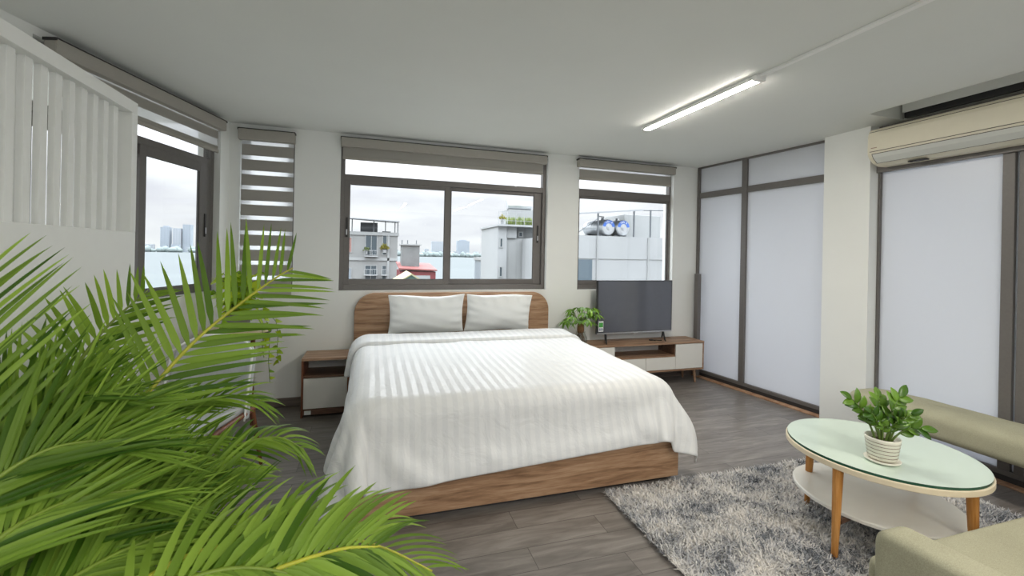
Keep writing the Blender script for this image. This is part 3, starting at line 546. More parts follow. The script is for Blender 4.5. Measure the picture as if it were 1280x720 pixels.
    2, -1, 60, 6, -2, 59, 34, 0, 48, 57, 0, 16, 59, -1, -1, 60, 0, 4, 59, 0, -2, 60, 0, 1, 59, 0, 0, 59, 0, -1, 60, 0, -1, 59, 0, 1, 59, 0, -1, 60, 0, 3, 59, 
    0, -1, 60, 0, -2, 59, 0, 2, 59, 0, 1, 60, 0, 0, 59, 0, -1, 59, 0, 1, 60, 0, -2, 59, 0, 2, 60, 0, -2, 59, 0, 0, 59, 0, 0, 60, 0, 2, 59, 0, -2, 59, 0, 0, 
    60, 0, 0, 59, 0, -1, 60, 0, 1, 59, 0, 1, 59, 0, 1, 60, 0, -2, 59, 0, -2, 60, 0, -4, 43, 1, -40, 14, 1, -57, 2, 1, -60, 3, 1, -59, 6, 1, -59, 8, 0, -60, 
    11, 1, -58, -139, 3560, 240, 1, -1, 60, 4, -2, 59, 5, -1, 59, 5, -1, 60, 3, -1, 59, 4, -1, 59, 35, -1, 48, 57, 0, 17, 59, 0, -1, 60, 0, 2, 59, 0, 0, 60, 
    0, 1, 59, 0, -3, 59, 0, 2, 60, 0, -2, 59, 0, 2, 59, 0, 1, 60, 0, -1, 59, 0, -2, 60, 0, 2, 59, 0, -1, 59, 0, 2, 60, 0, -1, 59, 0, -1, 59, 0, 0, 60, 0, 2, 
    59, 0, -1, 60, 0, -2, 59, 0, 2, 59, 0, -1, 60, 0, 2, 59, 0, -3, 59, 0, 1, 60, 0, -1, 59, 0, 1, 60, 0, 0, 59, 0, 0, 59, 0, 1, 60, 0, 0, 59, 0, 0, 59, 0, 
    -8, 44, 0, -39, 14, 1, -58, 1, 1, -59, 6, 1, -60, 3, 1, -58, 9, 1, -59, 11, 0, -59, -143, 3616, 241, 5, -1, 60, 6, -2, 59, 4, 0, 59, 5, -1, 59, 2, -1, 
    60, 5, -1, 59, 34, -1, 48, 57, -1, 18, 59, 0, -1, 60, 0, 1, 59, 0, 1, 60, 0, -3, 59, 0, 1, 59, 0, -1, 60, 0, 2, 59, 0, 0, 59, 0, 0, 60, 0, 1, 59, 0, -3, 
    60, 0, 2, 59, 0, 1, 59, 0, -2, 60, 0, 2, 59, 0, -2, 59, 0, 1, 60, 0, 0, 59, 0, -1, 60, 0, 0, 59, 0, -1, 59, 0, 1, 60, 0, 1, 59, 0, -1, 59, 0, -1, 60, 0, 
    1, 59, 0, 1, 60, 0, 1, 59, 0, -3, 59, 0, 0, 60, 0, 2, 59, 0, -2, 59, 0, -5, 43, 0, -40, 15, 1, -58, 1, 1, -59, 6, 1, -59, 2, 1, -60, 8, 1, -59, 14, 1, 
    -57, -142, 3672, 243, 3, -1, 59, 10, -1, 58, 3, -1, 60, 3, -1, 59, 0, -1, 60, 7, -1, 59, 34, -2, 48, 57, 0, 16, 59, 0, 1, 60, 0, -1, 59, 0, 0, 60, 0, 1, 
    59, 0, 2, 59, 0, -3, 60, 0, 1, 59, 0, 0, 59, 0, -1, 60, 0, 0, 59, 0, 1, 60, 0, 1, 59, 0, -1, 59, 0, 0, 60, 0, 2, 59, 0, -2, 59, 0, 0, 60, 0, 2, 59, 0, 
    -3, 60, 0, 2, 59, 0, 1, 59, 0, -3, 60, 0, 1, 59, 0, 1, 59, 0, -2, 60, 0, 3, 59, 0, -2, 60, 0, 0, 59, 0, 0, 59, 0, -1, 60, 0, 0, 59, 0, 0, 60, 0, -5, 43, 
    1, -40, 14, 1, -58, 2, 0, -59, 6, 2, -59, 2, 0, -60, 8, 1, -59, 10, 1, -58, -143, 3729, 243, 6, -2, 59, 8, -1, 59, 3, -1, 60, 4, -1, 59, 2, -1, 60, 4, 
    -1, 59, 34, -1, 49, 57, -1, 16, 59, 1, 0, 60, 0, 2, 59, 0, -1, 60, 0, -1, 59, 0, -1, 59, 0, 0, 60, 0, 3, 59, 0, -4, 59, 0, 1, 60, 0, 1, 59, 0, 2, 60, 0, 
    0, 59, 0, -2, 59, 0, 0, 60, 0, 2, 59, 0, -1, 59, 0, -2, 60, 0, 1, 59, 0, -1, 60, 0, 0, 59, 0, 2, 59, 0, -2, 60, 0, 1, 59, 0, 0, 59, 0, 1, 60, 0, 1, 59, 
    0, 0, 60, 0, -1, 59, 0, -1, 59, 0, 1, 60, 0, -1, 59, -1, -2, 59, 0, -5, 44, 1, -39, 14, 1, -58, 1, 1, -59, 5, 1, -60, 4, 1, -58, 10, 1, -59, 9, 0, -59, 
    -140, 3785, 244, 2, -1, 60, 7, -1, 58, 3, -2, 60, 2, 0, 59, 5, -2, 60, 5, -1, 59, 34, -1, 48, 57, 0, 18, 59, 0, -3, 60, 0, 2, 59, 0, 2, 60, 0, -1, 59, 
    0, 0, 59, 0, 1, 60, 0, -3, 59, 0, 3, 59, 0, 0, 60, 0, -2, 59, 0, -1, 60, 0, 2, 59, 0, -1, 59, 0, 0, 60, 0, 0, 59, 0, -2, 59, 0, 0, 60, 0, 2, 59, 0, -1, 
    60, 0, 0, 59, 0, 3, 59, 0, -1, 60, 0, 0, 59, 0, 1, 59, 0, 0, 60, 0, -3, 59, 0, 3, 60, 0, -3, 59, 0, 3, 59, 0, -2, 60, 0, 0, 59, 0, 1, 59, 0, -7, 44, 0, 
    -40, 14, 1, -58, 2, 1, -59, 4, 1, -59, 7, 1, -60, 4, 1, -59, 13, 1, -58, -140, 3841, 245, 2, -1, 60, 5, -1, 59, 6, -1, 59, 4, -1, 59, 1, -1, 59, 6, -1, 
    60, 34, -2, 48, 57, 0, 17, 59, 0, 0, 60, 0, -2, 59, 0, 1, 60, 0, 1, 59, 0, 1, 59, 0, 1, 60, 0, -1, 59, 0, -2, 59, 0, 2, 60, 0, -1, 59, 0, -1, 60, 0, 3, 
    59, 0, -3, 59, 0, 0, 60, 0, 2, 59, 0, -1, 59, 0, 0, 60, 0, 1, 59, 0, 0, 60, 0, -3, 59, 0, 2, 59, 0, 0, 60, 0, 0, 59, 0, 1, 59, 0, 1, 60, 0, -2, 59, 0, 
    1, 60, 0, 0, 59, 0, 0, 59, 0, 1, 60, 0, -4, 59, 0, 1, 59, 0, -5, 44, 1, -40, 13, 1, -58, 3, 0, -59, 3, 2, -59, 5, 0, -60, 10, 1, -59, 7, 1, -58, -142, 
    3897, 246, 4, -1, 59, 5, -1, 60, 5, -1, 59, 3, -1, 59, 2, -1, 60, 7, -1, 59, 34, -1, 48, 57, -1, 17, 59, 0, 0, 60, 0, 2, 59, 0, -1, 60, 0, -2, 59, 0, 1, 
    59, 0, 2, 60, 0, -2, 59, 0, -1, 59, 0, 1, 60, 0, 0, 59, 0, 1, 60, 0, -1, 59, 0, -1, 59, 0, 0, 60, 0, 1, 59, 0, 0, 59, 0, -1, 60, 0, 2, 59, 0, -2, 60, 0, 
    2, 59, 0, 1, 59, 0, -3, 60, 0, 1, 59, 0, -1, 59, 0, 3, 60, 0, -2, 59, 0, 1, 60, 0, 0, 59, 0, 1, 59, 0, -2, 60, 1, -2, 59, -1, 0, 59, 0, -4, 43, 1, -40, 
    13, 1, -58, 5, 1, -59, 2, 0, -60, 7, 2, -59, 5, 0, -59, 12, 1, -58, -140, 3954, 247, 4, -1, 59, 4, -1, 60, 5, -2, 59, 3, 0, 59, 2, -2, 60, 6, -1, 59, 34, 
    -1, 48, 57, 0, 16, 59, 0, 2, 60, 0, -2, 59, 0, 0, 60, 0, 2, 59, 0, -2, 59, 0, 2, 60, 0, 1, 59, 0, -2, 59, 0, -2, 60, 0, 1, 59, 0, 2, 60, 0, 0, 59, 0, -2, 
    59, 0, 3, 60, 0, -2, 59, 0, 0, 59, 0, 1, 60, 0, -2, 59, 0, 2, 60, 0, -2, 59, 0, 0, 59, 0, 1, 60, 0, -1, 59, 0, 1, 59, 0, 1, 60, 0, 1, 59, 0, -3, 60, 0, 
    0, 59, 0, 2, 59, 0, 1, 60, 0, -2, 59, 0, -2, 59, 0, -4, 43, 0, -40, 16, 1, -58, 1, 1, -59, 2, 1, -60, 6, 1, -59, 6, 1, -59, 13, 0, -58, -142, 4010, 248, 
    5, -1, 59, 7, -1, 60, 4, -1, 59, 2, -2, 59, 3, 0, 60, 5, -2, 59, 34, 0, 48, 57, -1, 17, 59, 0, 1, 60, 0, 0, 59, 0, -3, 60, 0, 1, 59, 0, 3, 59, 0, -2, 60, 
    0, 2, 59, 0, 0, 59, 0, -3, 60, 0, 1, 59, 0, 1, 60, 0, -2, 59, 0, -1, 59, 0, 3, 60, 0, -1, 59, 0, 2, 59, 0, -1, 60, 0, -3, 59, 0, 4, 60, 0, -1, 59, 0, 1, 
    59, 0, -3, 60, 0, 0, 59, 0, 0, 59, 0, 2, 60, 0, -2, 59, 0, 1, 60, 0, 1, 59, 0, 1, 59, 0, -1, 60, 0, -2, 59, 0, 0, 59, 0, -5, 44, 1, -40, 14, 1, -58, 2, 
    0, -59, 3, 2, -59, 6, 0, -60, 8, 1, -59, 11, 1, -58, -141, 4066, 249, 4, -1, 59, 8, -1, 59, 1, -1, 60, 3, -1, 59, 3, -1, 59, 6, -1, 60, 34, -1, 48, 57, 
    0, 16, 59, -1, -1, 60, 0, 3, 59, 0, -2, 60, 0, 0, 59, 0, 2, 59, 0, 0, 60, 0, 0, 59, 0, -1, 59, 0, 0, 60, 0, 0, 59, 0, 1, 60, 0, -1, 59, 0, 0, 59, 0, 1, 
    60, 0, -2, 59, 0, 2, 59, 0, -1, 60, 0, -1, 59, 0, 1, 60, 0, 0, 59, 0, -2, 59, 0, 1, 60, 0, 2, 59, 0, 1, 59, 0, -4, 60, 0, 3, 59, 0, -1, 60, 0, -1, 59, 
    0, 1, 59, 0, -1, 60, 1, 1, 59, -1, 0, 59, 0, -6, 44, 1, -40, 14, 1, -58, 2, 1, -59, 3, 1, -60, 5, 0, -59, 7, 1, -59, 13, 1, -58, -141, 4123, 250, 4, -2, 
    59, 7, 0, 59, 5, -2, 60, 2, -1, 59, 1, -1, 60, 6, -1, 58, 34, -1, 49, 57, 0, 16, 59, 0, 0, 60, 0, 3, 59, 0, -3, 60, 0, 0, 59, 0, 1, 59, 0, 1, 60, 0, 1, 
    59, 0, -4, 59, 0, 0, 60, 0, 4, 59, 0, -2, 60, 0, 1, 59, 0, -1, 59, 0, -1, 60, 0, 0, 59, 0, 3, 59, 0, 0, 60, 0, -4, 59, 0, 1, 60, 0, 1, 59, 0, 0, 59, 0, 
    -1, 60, 0, 3, 59, 0, -3, 59, 0, 0, 60, 0, 2, 59, 0, -1, 60, 0, 1, 59, 0, -1, 59, 0, 0, 60, 0, 0, 59, 0, 0, 60, 0, -6, 43, 0, -40, 14, 1, -58, 1, 1, -59, 
    2, 1, -60, 7, 1, -59, 8, 1, -59, 10, 0, -58, -141, 4179, 251, 6, -1, 59, 3, -1, 59, 5, -1, 60, 3, -2, 59, 2, 0, 59, 6, -2, 60, 34, 0, 48, 57, -1, 16, 59, 
    0, 0, 60, 0, 3, 59, 0, -1, 60, 0, -1, 59, 0, 0, 59, 0, 0, 60, 0, 1, 59, 0, -2, 59, 0, 2, 60, 0, 0, 59, 0, -2, 60, 0, 2, 59, 0, 1, 59, 0, 0, 60, 0, -4, 
    59, 0, 4, 59, 0, -1, 60, 0, 1, 59, 0, 0, 60, 0, -2, 59, 0, -1, 59, 0, 1, 60, 0, -1, 59, 0, 1, 59, 0, 0, 60, 0, -1, 59, 0, 0, 60, 0, 3, 59, 0, -2, 59, 0, 
    -2, 59, 0, 2, 60, 0, -2, 59, 0, -4, 43, 1, -40, 15, 1, -58, 2, 0, -59, 3, 1, -60, 3, 1, -59, 8, 1, -59, 12, 1, -58, -142, 4235, 252, 8, -1, 59, 3, -1, 
    59, 3, -1, 59, 5, -1, 60, 1, -1, 60, 6, -1, 59, 34, -1, 48, 57, 0, 17, 59, -1, 0, 60, 0, 1, 59, 0, 0, 60, 0, -1, 59, 0, 0, 59, 0, 0, 60, 0, -1, 59, 0, 
    3, 59, 0, -3, 60, 0, 3, 59, 0, -2, 60, 0, -1, 59, 0, 2, 59, 0, 1, 60, 0, -3, 59, 0, 0, 59, 0, -1, 60, 0, 3, 59, 0, -1, 60, 0, 1, 59, 0, -2, 59, 0, 2, 60, 
    0, -1, 59, 0, -1, 59, 0, 2, 60, 0, -2, 59, 0, 0, 60, 0, -1, 59, 0, 2, 59, 0, 0, 60, 0, 0, 59, 1, -2, 59, -1, -4, 44, 1, -41, 13, 1, -57, 2, 1, -60, 5, 
    0, -59, 5, 1, -59, 5, 1, -59, 11, 1, -59, -144, 4292, 253, 9, -2, 59, 4, -1, 59, 7, -1, 59, -1, -1, 60, 2, -1, 59, 7, -1, 60, 34, -1, 48, 57, 0, 17, 59, 
    0, -2, 60, 0, 2, 59, 0, 1, 60, 0, -2, 59, 0, 1, 59, 0, 0, 60, 0, -2, 59, 0, 1, 59, 0, 1, 60, 0, 2, 59, 0, -1, 60, 0, 0, 59, 0, -1, 59, 0, -1, 60, 0, 1, 
    59, 0, 1, 59, 0, -3, 60, 0, 1, 59, 0, 1, 60, 0, -1, 59, 0, -1, 59, 0, 3, 60, 0, -1, 59, 0, -2, 59, 0, 4, 60, 0, -2, 59, 0, 0, 60, 0, 0, 59, 0, -2, 59, 
    0, 2, 60, 0, 0, 59, -1, 0, 59, 0, -6, 43, 1, -41, 14, 1, -57, 2, 1, -59, 3, 1, -60, 5, 1, -59, 9, 1, -59, 9, 0, -59, -140, 4348, 254, 4, -1, 59, 6, -1, 
    59, 5, -1, 59, 1, -1, 59, 2, -1, 60, 6, -1, 59, 34, -1, 49, 57, -1, 17, 59, 0, 0, 60, 0, 0, 59, 0, 2, 60, 0, -2, 59, 0, -2, 59, 0, 3, 60, 0, 0, 59, 0, 
    -1, 59, 0, 1, 60, 0, -1, 59, 0, 0, 60, 0, 2, 59, 0, -2, 59, 0, -1, 60, 0, 2, 59, 0, -2, 59, 0, 0, 60, 0, 0, 59, 0, -1, 60, 0, 3, 59, 0, -2, 59, 0, -1, 
    60, 0, 2, 59, 0, 0, 59, 0, 1, 60, 0, 0, 59, 0, 1, 60, 0, -2, 59, 0, 2, 59, 0, 0, 60, 0, -2, 59, 0, -1, 59, 0, -5, 43, 1, -41, 15, 1, -57, 3, 1, -59, 4, 
    0, -60, 3, 1, -59, 5, 1, -59, 12, 0, -59, 
]
# ------------------------------------------------------------------ bed
t = thing('bed', 'low double bed with walnut base and rounded walnut headboard', 'bed', (0, 0, 0))
m = MB(); m.box(-.12, 2.0, 2.53, 2.555, .03, .285); m.box(-.12, -.095, 2.555, 4.66, .03, .285); m.box(1.975, 2.0, 2.555, 4.66, .03, .285); m.build('bed_frame', 'walnut', t, bevel=.002)
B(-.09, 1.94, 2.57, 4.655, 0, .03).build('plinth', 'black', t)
def rr(x0, x1, z0, z1, r, n=12):
    p = [(x0, z0), (x1, z0)]
    for k in range(n+1): a = PI/2*k/n; p.append((x1-r+r*math.cos(a), z1-r+r*math.sin(a)))
    for k in range(n+1): a = PI/2+PI/2*k/n; p.append((x0+r+r*math.cos(a), z1-r+r*math.sin(a)))
    return p
MB().prism(rr(-.16, 1.905, .02, 1.088, .20), 4.662, 4.70).build('headboard', 'walnut', t, bevel=.004)
m = MB().box(-.085, 1.955, 2.60, 4.655, .29, .60); o = m.build('mattress', 'linen', t, bevel=.06, seg=4, smooth=True)

q = np.cumsum(np.array(DUVET, float).reshape(39, 49, 3), axis=1)/1000
def finer(c):                                   # doubles the grid, cubic between the rows
    e = np.concatenate([2*c[:1]-c[1:2], c, 2*c[-1:]-c[-2:-1]], 0)
    mid = (-e[:-3]+9*e[1:-2]+9*e[2:-1]-e[3:])/16
    r = np.empty((2*len(c)-1,)+c.shape[1:]); r[::2] = c; r[1::2] = mid; return r
co = finer(finer(q).swapaxes(0, 1)).swapaxes(0, 1)
def smooth(c, n):
    for _ in range(n):
        d = c.copy(); d[1:-1, 1:-1] = c[1:-1, 1:-1]*.5+(c[:-2, 1:-1]+c[2:, 1:-1]+c[1:-1, :-2]+c[1:-1, 2:])*.125; c = d
    return c
co = smooth(co, 2)
gx = np.linspace(-.50, 2.35, 97)[None, :].repeat(77, 0); gy = np.linspace(2.20, 4.34, 77)[:, None].repeat(97, 1)
def normals(c):
    a = np.gradient(c, axis=1); b = np.gradient(c, axis=0); n = np.cross(a, b); return n/np.linalg.norm(n, axis=2, keepdims=True)
nr = normals(co)
# creases of the cloth: diagonal folds on the hanging front, faint rumples on top
front = np.clip((2.62-gy)/.30, 0, 1); sidel = np.clip((-.08-gx)/.25, 0, 1); top = 1-np.clip(front+sidel, 0, 1)
w1 = np.sin((gx*9.0+gy*13.0)+1.6*np.sin(gx*3.1)+.8*np.sin(gy*9))*np.sin(gx*4.3+.7)
w2 = np.sin(gx*21-gy*12+1.9*np.sin(gx*5.7))*np.sin(gx*3.3+2.1)
w3 = np.sin(gy*22+2*np.sin(gx*7))*np.sin(gx*2+gy*3)
w4 = np.sin(gx*11+2.2*np.sin(gy*4.1))*np.sin(gy*6.5+1.3*np.sin(gx*3.7))
w5 = np.sin(gx*17+gy*26+1.2*np.sin(gx*4.7+1)); low = np.clip((2.50-gy)/.25, 0, 1)
disp = front*(.026*w1+.013*w2)+front*low*.018*w5*np.clip(np.sin(gx*2.9+.4)+.3, 0, 1)+sidel*(.014*w3)+top*(.0045*w4+.0025*w2)+.006
disp = np.maximum(disp, .003+.010*front)
co2 = co+nr*disp[..., None]
# the sheet lies a little askew: its hem hangs lower on the left, and the right corner puffs outwards
hem = np.clip((2.60-gy)/.35, 0, 1)**1.5
co2[..., 2] += hem*np.clip(.055*(co2[..., 0]-.75), -.05, .05)*(np.abs(gx-.93) < 1.04)
crn = np.clip((gx-1.90)/.25, 0, 1)*np.clip((2.75-gy)/.3, 0, 1)
co2 += crn[..., None]*np.array([.035, -.015, 0])*np.sin(np.clip((co2[..., 2:3]-.05)/.5, 0, 1)*PI)
def sheet(name, c, uvx, mat, parent, solid, off=1):
    h, w_ = c.shape[:2]; mb = MB(); mb.v = [tuple(p) for p in c.reshape(-1, 3)]
    mb.f = [(j*w_+i, j*w_+i+1, (j+1)*w_+i+1, (j+1)*w_+i) for j in range(h-1) for i in range(w_-1)]
    o = mb.build(name, mat, parent, smooth=True)
    uv = o.data.uv_layers.new(name='sheet'); fl = uvx.reshape(-1)
    for l in o.data.loops: uv.data[l.index].uv = (fl[l.vertex_index], 0)
    md = o.modifiers.new('solid', 'SOLIDIFY'); md.thickness = solid; md.offset = off
    sb = o.modifiers.new('subd', 'SUBSURF'); sb.levels = sb.render_levels = 1
    return o
d = sheet('duvet', co2, gx, 'duvet', None, .016); tag(d, 'white striped duvet draped over the bed and hanging over its foot', 'duvet')
k0 = 66
cf = co[k0:]+nr[k0:]*(.030+.012*np.sin(np.linspace(0, 9, 97)[None, :, None]*1.3)*.3)
# rolled front edge of the fold
edge = []
for k in range(5):
    a = PI*k/4; edge.append(co[k0]+nr[k0]*(.020-.010*math.cos(a)+.002)[..., None] if False else co[k0]+nr[k0]*(.032-.008*(1-math.cos(a)))+np.array([0, -.012*math.sin(a), 0]))
cf = np.concatenate([np.array(edge[::-1]), cf[1:]], 0)
lft = np.clip((-.06-gx[:cf.shape[0]])/.35, 0, 1)[..., None]
cf = cf+lft*np.array([-.05, -.03, 0])
cf[:, :, 2] += (.012*np.clip(np.linspace(0, 1, cf.shape[0]), 0, 1)[:, None])*(1-lft[..., 0])
cf = cf[:, 6:-6]
sheet('folded_cuff', cf, gx[:cf.shape[0], 6:-6], 'duvet', d, .018)

def pillow(label, c, a, b, th, tilt, roll, seed):
    rnd = random.Random(seed); ph = [rnd.uniform(0, 6) for _ in range(8)]
    m = MB(); nu, nv = 44, 28
    def P(u, v, s):
        x = u*a*(1-.055*(1-v*v)); z = v*b*(1-.07*(1-u*u)**1.0)
        e = max(0, (1-abs(u)**2.6))**.55*max(0, (1-abs(v)**2.4))**.6
        y = s*(th*e+.004)
        cr = .006*math.sin(9*x/a*.6+ph[0]+3*v)*math.sin(7*v+ph[1])+.010*math.exp(-((1-abs(u))/.28)**2)*math.sin(16*v+ph[2]+2*u)+.010*math.exp(-((1-v)/.4)**2)*math.sin(17*u+ph[3]+3*v)
        y += cr*e**.5*(1 if s < 0 else .3)
        z += .010*math.sin(3.1*u+ph[4])*(abs(v))
        return Vector((x, y, z))
    R = Matrix.Rotation(-tilt, 3, 'X') @ Matrix.Rotation(roll, 3, 'Y')
    for s in (-1, 1):
        m.grid(lambda u, v: R @ P(2*u-1, 2*v-1, s), nu, nv)
    o = m.build('pillow', 'linen', None, smooth=True, loc=c); tag(o, label, 'pillow', 'white pillows against the headboard')
    bm = bmesh.new(); bm.from_mesh(o.data); bmesh.ops.remove_doubles(bm, verts=bm.verts, dist=.0085); bmesh.ops.recalc_face_normals(bm, faces=bm.faces); bm.to_mesh(o.data); bm.free()
    o.data.polygons.foreach_set('use_smooth', [True]*len(o.data.polygons))
    sb = o.modifiers.new('subd', 'SUBSURF'); sb.levels = sb.render_levels = 1
pillow('white pillow leaning on the headboard, the one nearer the nightstand', (.535, 4.535, .882), .385, .205, .085, -.17, -.015, 3)
pillow('white pillow leaning on the headboard, the one nearer the television', (1.285, 4.535, .884), .365, .205, .085, -.17, .03, 8)

# ------------------------------------------------------------------ nightstand
t = thing('nightstand', 'small walnut nightstand with white drawer left of the bed', 'nightstand', (-.585, 4.345, 0))
W_, D_ = .405, .345
B(0, W_, 0, D_, .508, .53).build('top', 'walnut_top', t, bevel=.002)
for x_ in (0, W_-.018): B(x_, x_+.018, 0, D_, 0, .508).build('side_panel', 'walnut_v', t, bevel=.002)
B(.018, W_-.018, .012, D_-.012, .352, .37).build('shelf', 'walnut_dark', t); B(.018, W_-.018, D_-.012, D_-.002, .08, .508).build('back_panel', 'white_lam', t)
m = MB(); m.box(.02, W_-.02, .002, .020, .078, .348); m.build('drawer', 'white_lam', t, bevel=.002)
B(.018, W_-.018, .004, D_-.02, .022, .072).build('bottom_rail', 'walnut_dark', t, bevel=.002)
B(.03, .085, .001, .0038, .026, .062).build('tape', 'sticker', t)['label'] = 'white tape'

# ------------------------------------------------------------------ television stand
t = thing('television_stand', 'long low walnut television stand with white doors right of the bed', 'television stand', (2.14, 4.42, 0))
L_, D_, z0, z1 = 1.69, .335, .165, .505
B(0, L_, -.004, D_, z1-.022, z1).build('top', 'walnut_top', t, bevel=.002)
for x_ in (0, L_-.018): B(x_, x_+.018, 0, D_, z0, z1-.022).build('side_panel', 'walnut_top', t, bevel=.002)
B(.018, L_-.018, 0, D_, z0, z0+.02).build('bottom', 'walnut_top', t, bevel=.002)
for x_ in (.47, 1.284): B(x_, x_+.016, .02, D_, z0+.02, z1-.022).build('divider', 'walnut_dark', t)
B(.486, 1.284, .004, D_, .335, .351).build('shelf', 'walnut_top', t); B(.486, 1.284, D_-.008, D_-.001, .351, z1-.022).build('back_panel', 'white_lam', t)
for a, b in ((.02, .478), (1.292, L_-.02)): B(a, b, .0005, .0185, z0+.024, z1-.026).build('door', 'white_lam', t, bevel=.0015)
for a, b in ((.482, .883), (.887, 1.288)): B(a, b, .0005, .0185, z0+.024, .332).build('drawer', 'white_lam', t, bevel=.0015)
for sx, lx in ((-1, .10), (1, L_-.085)):
    for sy, ly in ((-1, .07), (1, D_-.06)):
        MB().cyl((lx+sx*.012, ly+sy*.01, 0), (lx, ly, z0), .011, .021, 14).build('leg', 'oak_v' if False else 'walnut_top', t, smooth=False)

# ------------------------------------------------------------------ television
t = thing('television', 'large dark flat television on the walnut stand', 'television', (2.985, 4.60, .505), .035)
hw = .52
B(-hw, hw, -.012, .02, .095, .717).build('body', 'black', t, bevel=.004)
B(-hw+.012, hw-.012, -.0135, -.0122, .118, .707).build('screen', 'screen', t)
B(-hw+.002, hw-.002, -.0145, -.0122, .097, .113).build('bottom_bezel', 'silver', t, bevel=.001)
B(-.03, .03, -.018, -.0147, .094, .106).build('logo_bar', 'chrome', t, bevel=.002)
B(-.36, .36, .0202, .05, .14, .48).build('back_housing', 'black', t, bevel=.008)
for s in (-1, 1):
    m = MB(); m.tube([(s*.40, .0, .096), (s*.40+.0, -.01, .085), (s*.40-.045, -.10, .012), (s*.40-.05, -.12, .0065)], [.011, .012, .009, .006], 8); m.tube([(s*.40, .0, .085), (s*.40+.05, .08, .012), (s*.40+.055, .09, .0065)], [.012, .009, .006], 8)
    m.build('foot', 'black', t)
st = B(-hw+.022, -hw+.085, -.0142, -.0136, .128, .248).build('sticker', 'sticker', t); st['label'] = 'white and green sticker'
B(-hw+.027, -hw+.080, -.0146, -.0143, .178, .232).build('print', 'sticker_green', st); m = MB(); m.box(-hw+.03, -hw+.05, -.0146, -.0143, .138, .168); m.box(-hw+.056, -hw+.077, -.0146, -.0143, .138, .168); m.build('small_print', 'sticker_blue', st)
m = MB(); pts = [(3.18+.02*math.sin(k*.9)+.012*k, 4.545+.018*math.cos(k*1.1), .512) for k in range(11)]
m.tube(pts, .006, 6); m.box(3.17, 3.215, 4.555, 4.58, .506, .52); o = m.build('power_cable', 'black'); tag(o, 'black coil of cable on the stand under the television', 'cable')

# ------------------------------------------------------------------ small tree in a glass jar
prof_palm = lambda u: .5*max(.0, math.sin(PI*min(1, u*.97+.03)))**.75*(1.15-.55*u)
prof_oval = lambda u: .5*max(.02, math.sin(PI*min(1, .04+u*.96)))**.7
prof_heart = lambda u: .5*(max(0., 1-u)**.62)*(1.0 if u > .12 else .75+2*u)*1.05
t = thing('potted_tree', 'small bushy green plant in a glass jar on the television stand', 'plant', (2.235, 4.515, .505))
jar = MB().lathe([(.045, .002), (.066, .01), (.076, .05), (.074, .085), (.058, .115), (.050, .135), (.056, .15), (.053, .15), (.047, .135), (.055, .112), (.070, .085), (.072, .05), (.062, .014), (.0, .010)], n=28, caps=False).build('jar', 'water_glass', t, smooth=True); jar['label'] = 'clear glass jar'
m = MB(); rr_ = random.Random(5)
for k in range(26):
    a = rr_.uniform(0, 6.28); r = rr_.uniform(.01, .05)
    m.tube([(.02*math.cos(a), .02*math.sin(a), .14), (r*math.cos(a+.3), r*math.sin(a+.3), .09), (r*1.05*math.cos(a+.7), r*1.05*math.sin(a+.7), .03)], [.005, .004, .002], 5)
m.build('roots', 'bark', t); MB().lathe([(.034, .135), (.040, .17), (.036, .22), (.03, .245)], n=14).build('trunk', 'bark', t, smooth=True)
lf = MB(); sm = MB()
for k in range(22):
    a = k*2.39996+rr_.uniform(-.3, .3); h = rr_.uniform(.02, .25); R_ = rr_.uniform(.07, .235)*(1.1-.6*abs(h-.08)/.25)
    tip = Vector((R_*math.cos(a), R_*math.sin(a)*(.28 if math.sin(a) > 0 else .8), .25+h*.75)); b0 = Vector((.02*math.cos(a), .02*math.sin(a), .235))
    sm.tube([b0, b0.lerp(tip, .5)+Vector((0, 0, .03)), tip], [.003, .0025, .002], 5)
    out = Vector((math.cos(a), math.sin(a), .15)); n_ = 6
    for q in range(n_):
        aa = (q-(n_-1)/2)*.62; dd = Matrix.Rotation(aa, 3, 'Z') @ out; dd.z += -.35-.12*abs(aa); dd.y = min(dd.y, .35)
        lf.leaf(tip, dd, (0, 0, 1), rr_.uniform(.08, .135), .034, prof_palm, curl=.28, seg=6, rnd=min(1, max(0, rr_.gauss(.35+1.2*h, .25))))
sm.build('stems', 'plant_stem', t); lf.build('leaves', 'pachira', t, smooth=True)

# ------------------------------------------------------------------ rug
RX0, RX1, RY0, RY1 = 1.425, 3.64, 1.0, 2.485
t = thing('shaggy_rug', 'grey and white mottled shaggy rug under the coffee table', 'rug', (0, 0, 0))
B(RX0+.005, RX1-.005, RY0+.005, RY1-.005, 0, .010).build('backing', 'rug_back', t, bevel=.003)
rng = np.random.default_rng(4); n = 110000
bx = rng.uniform(RX0, RX1, n); by = rng.uniform(RY0, RY1, n)
keep = (by > .95) | (rng.random(n) < .25); bx = bx[keep]; by = by[keep]; n = len(bx)
flow = 2.6*np.sin(bx*5.6+1.3*np.sin(by*6.1))+2.4*np.sin(by*7.7+bx*3.4)+rng.normal(0, 1.9, n)
lean = rng.uniform(.6, 1.35, n); ln = rng.uniform(.030, .052, n); wd = rng.uniform(.0022, .0042, n)
dx = np.cos(flow); dy = np.sin(flow); px = -dy; py = dx
V = np.zeros((n, 5, 3))
def at(f, wz): return bx+dx*ln*f*np.sin(lean*(.4+.6*f)), by+dy*ln*f*np.sin(lean*(.4+.6*f)), .008+ln*f*np.cos(lean*(.4+.6*f))
for k, (f, s, ws) in enumerate(((0, -1, 1), (0, 1, 1), (.55, 1, .8), (.55, -1, .8))):
    X, Y, Z = at(f, 0); V[:, k] = np.stack([X+px*wd*s*ws, Y+py*wd*s*ws, Z], 1)
V[:, 4] = np.stack(at(1, 0), 1)
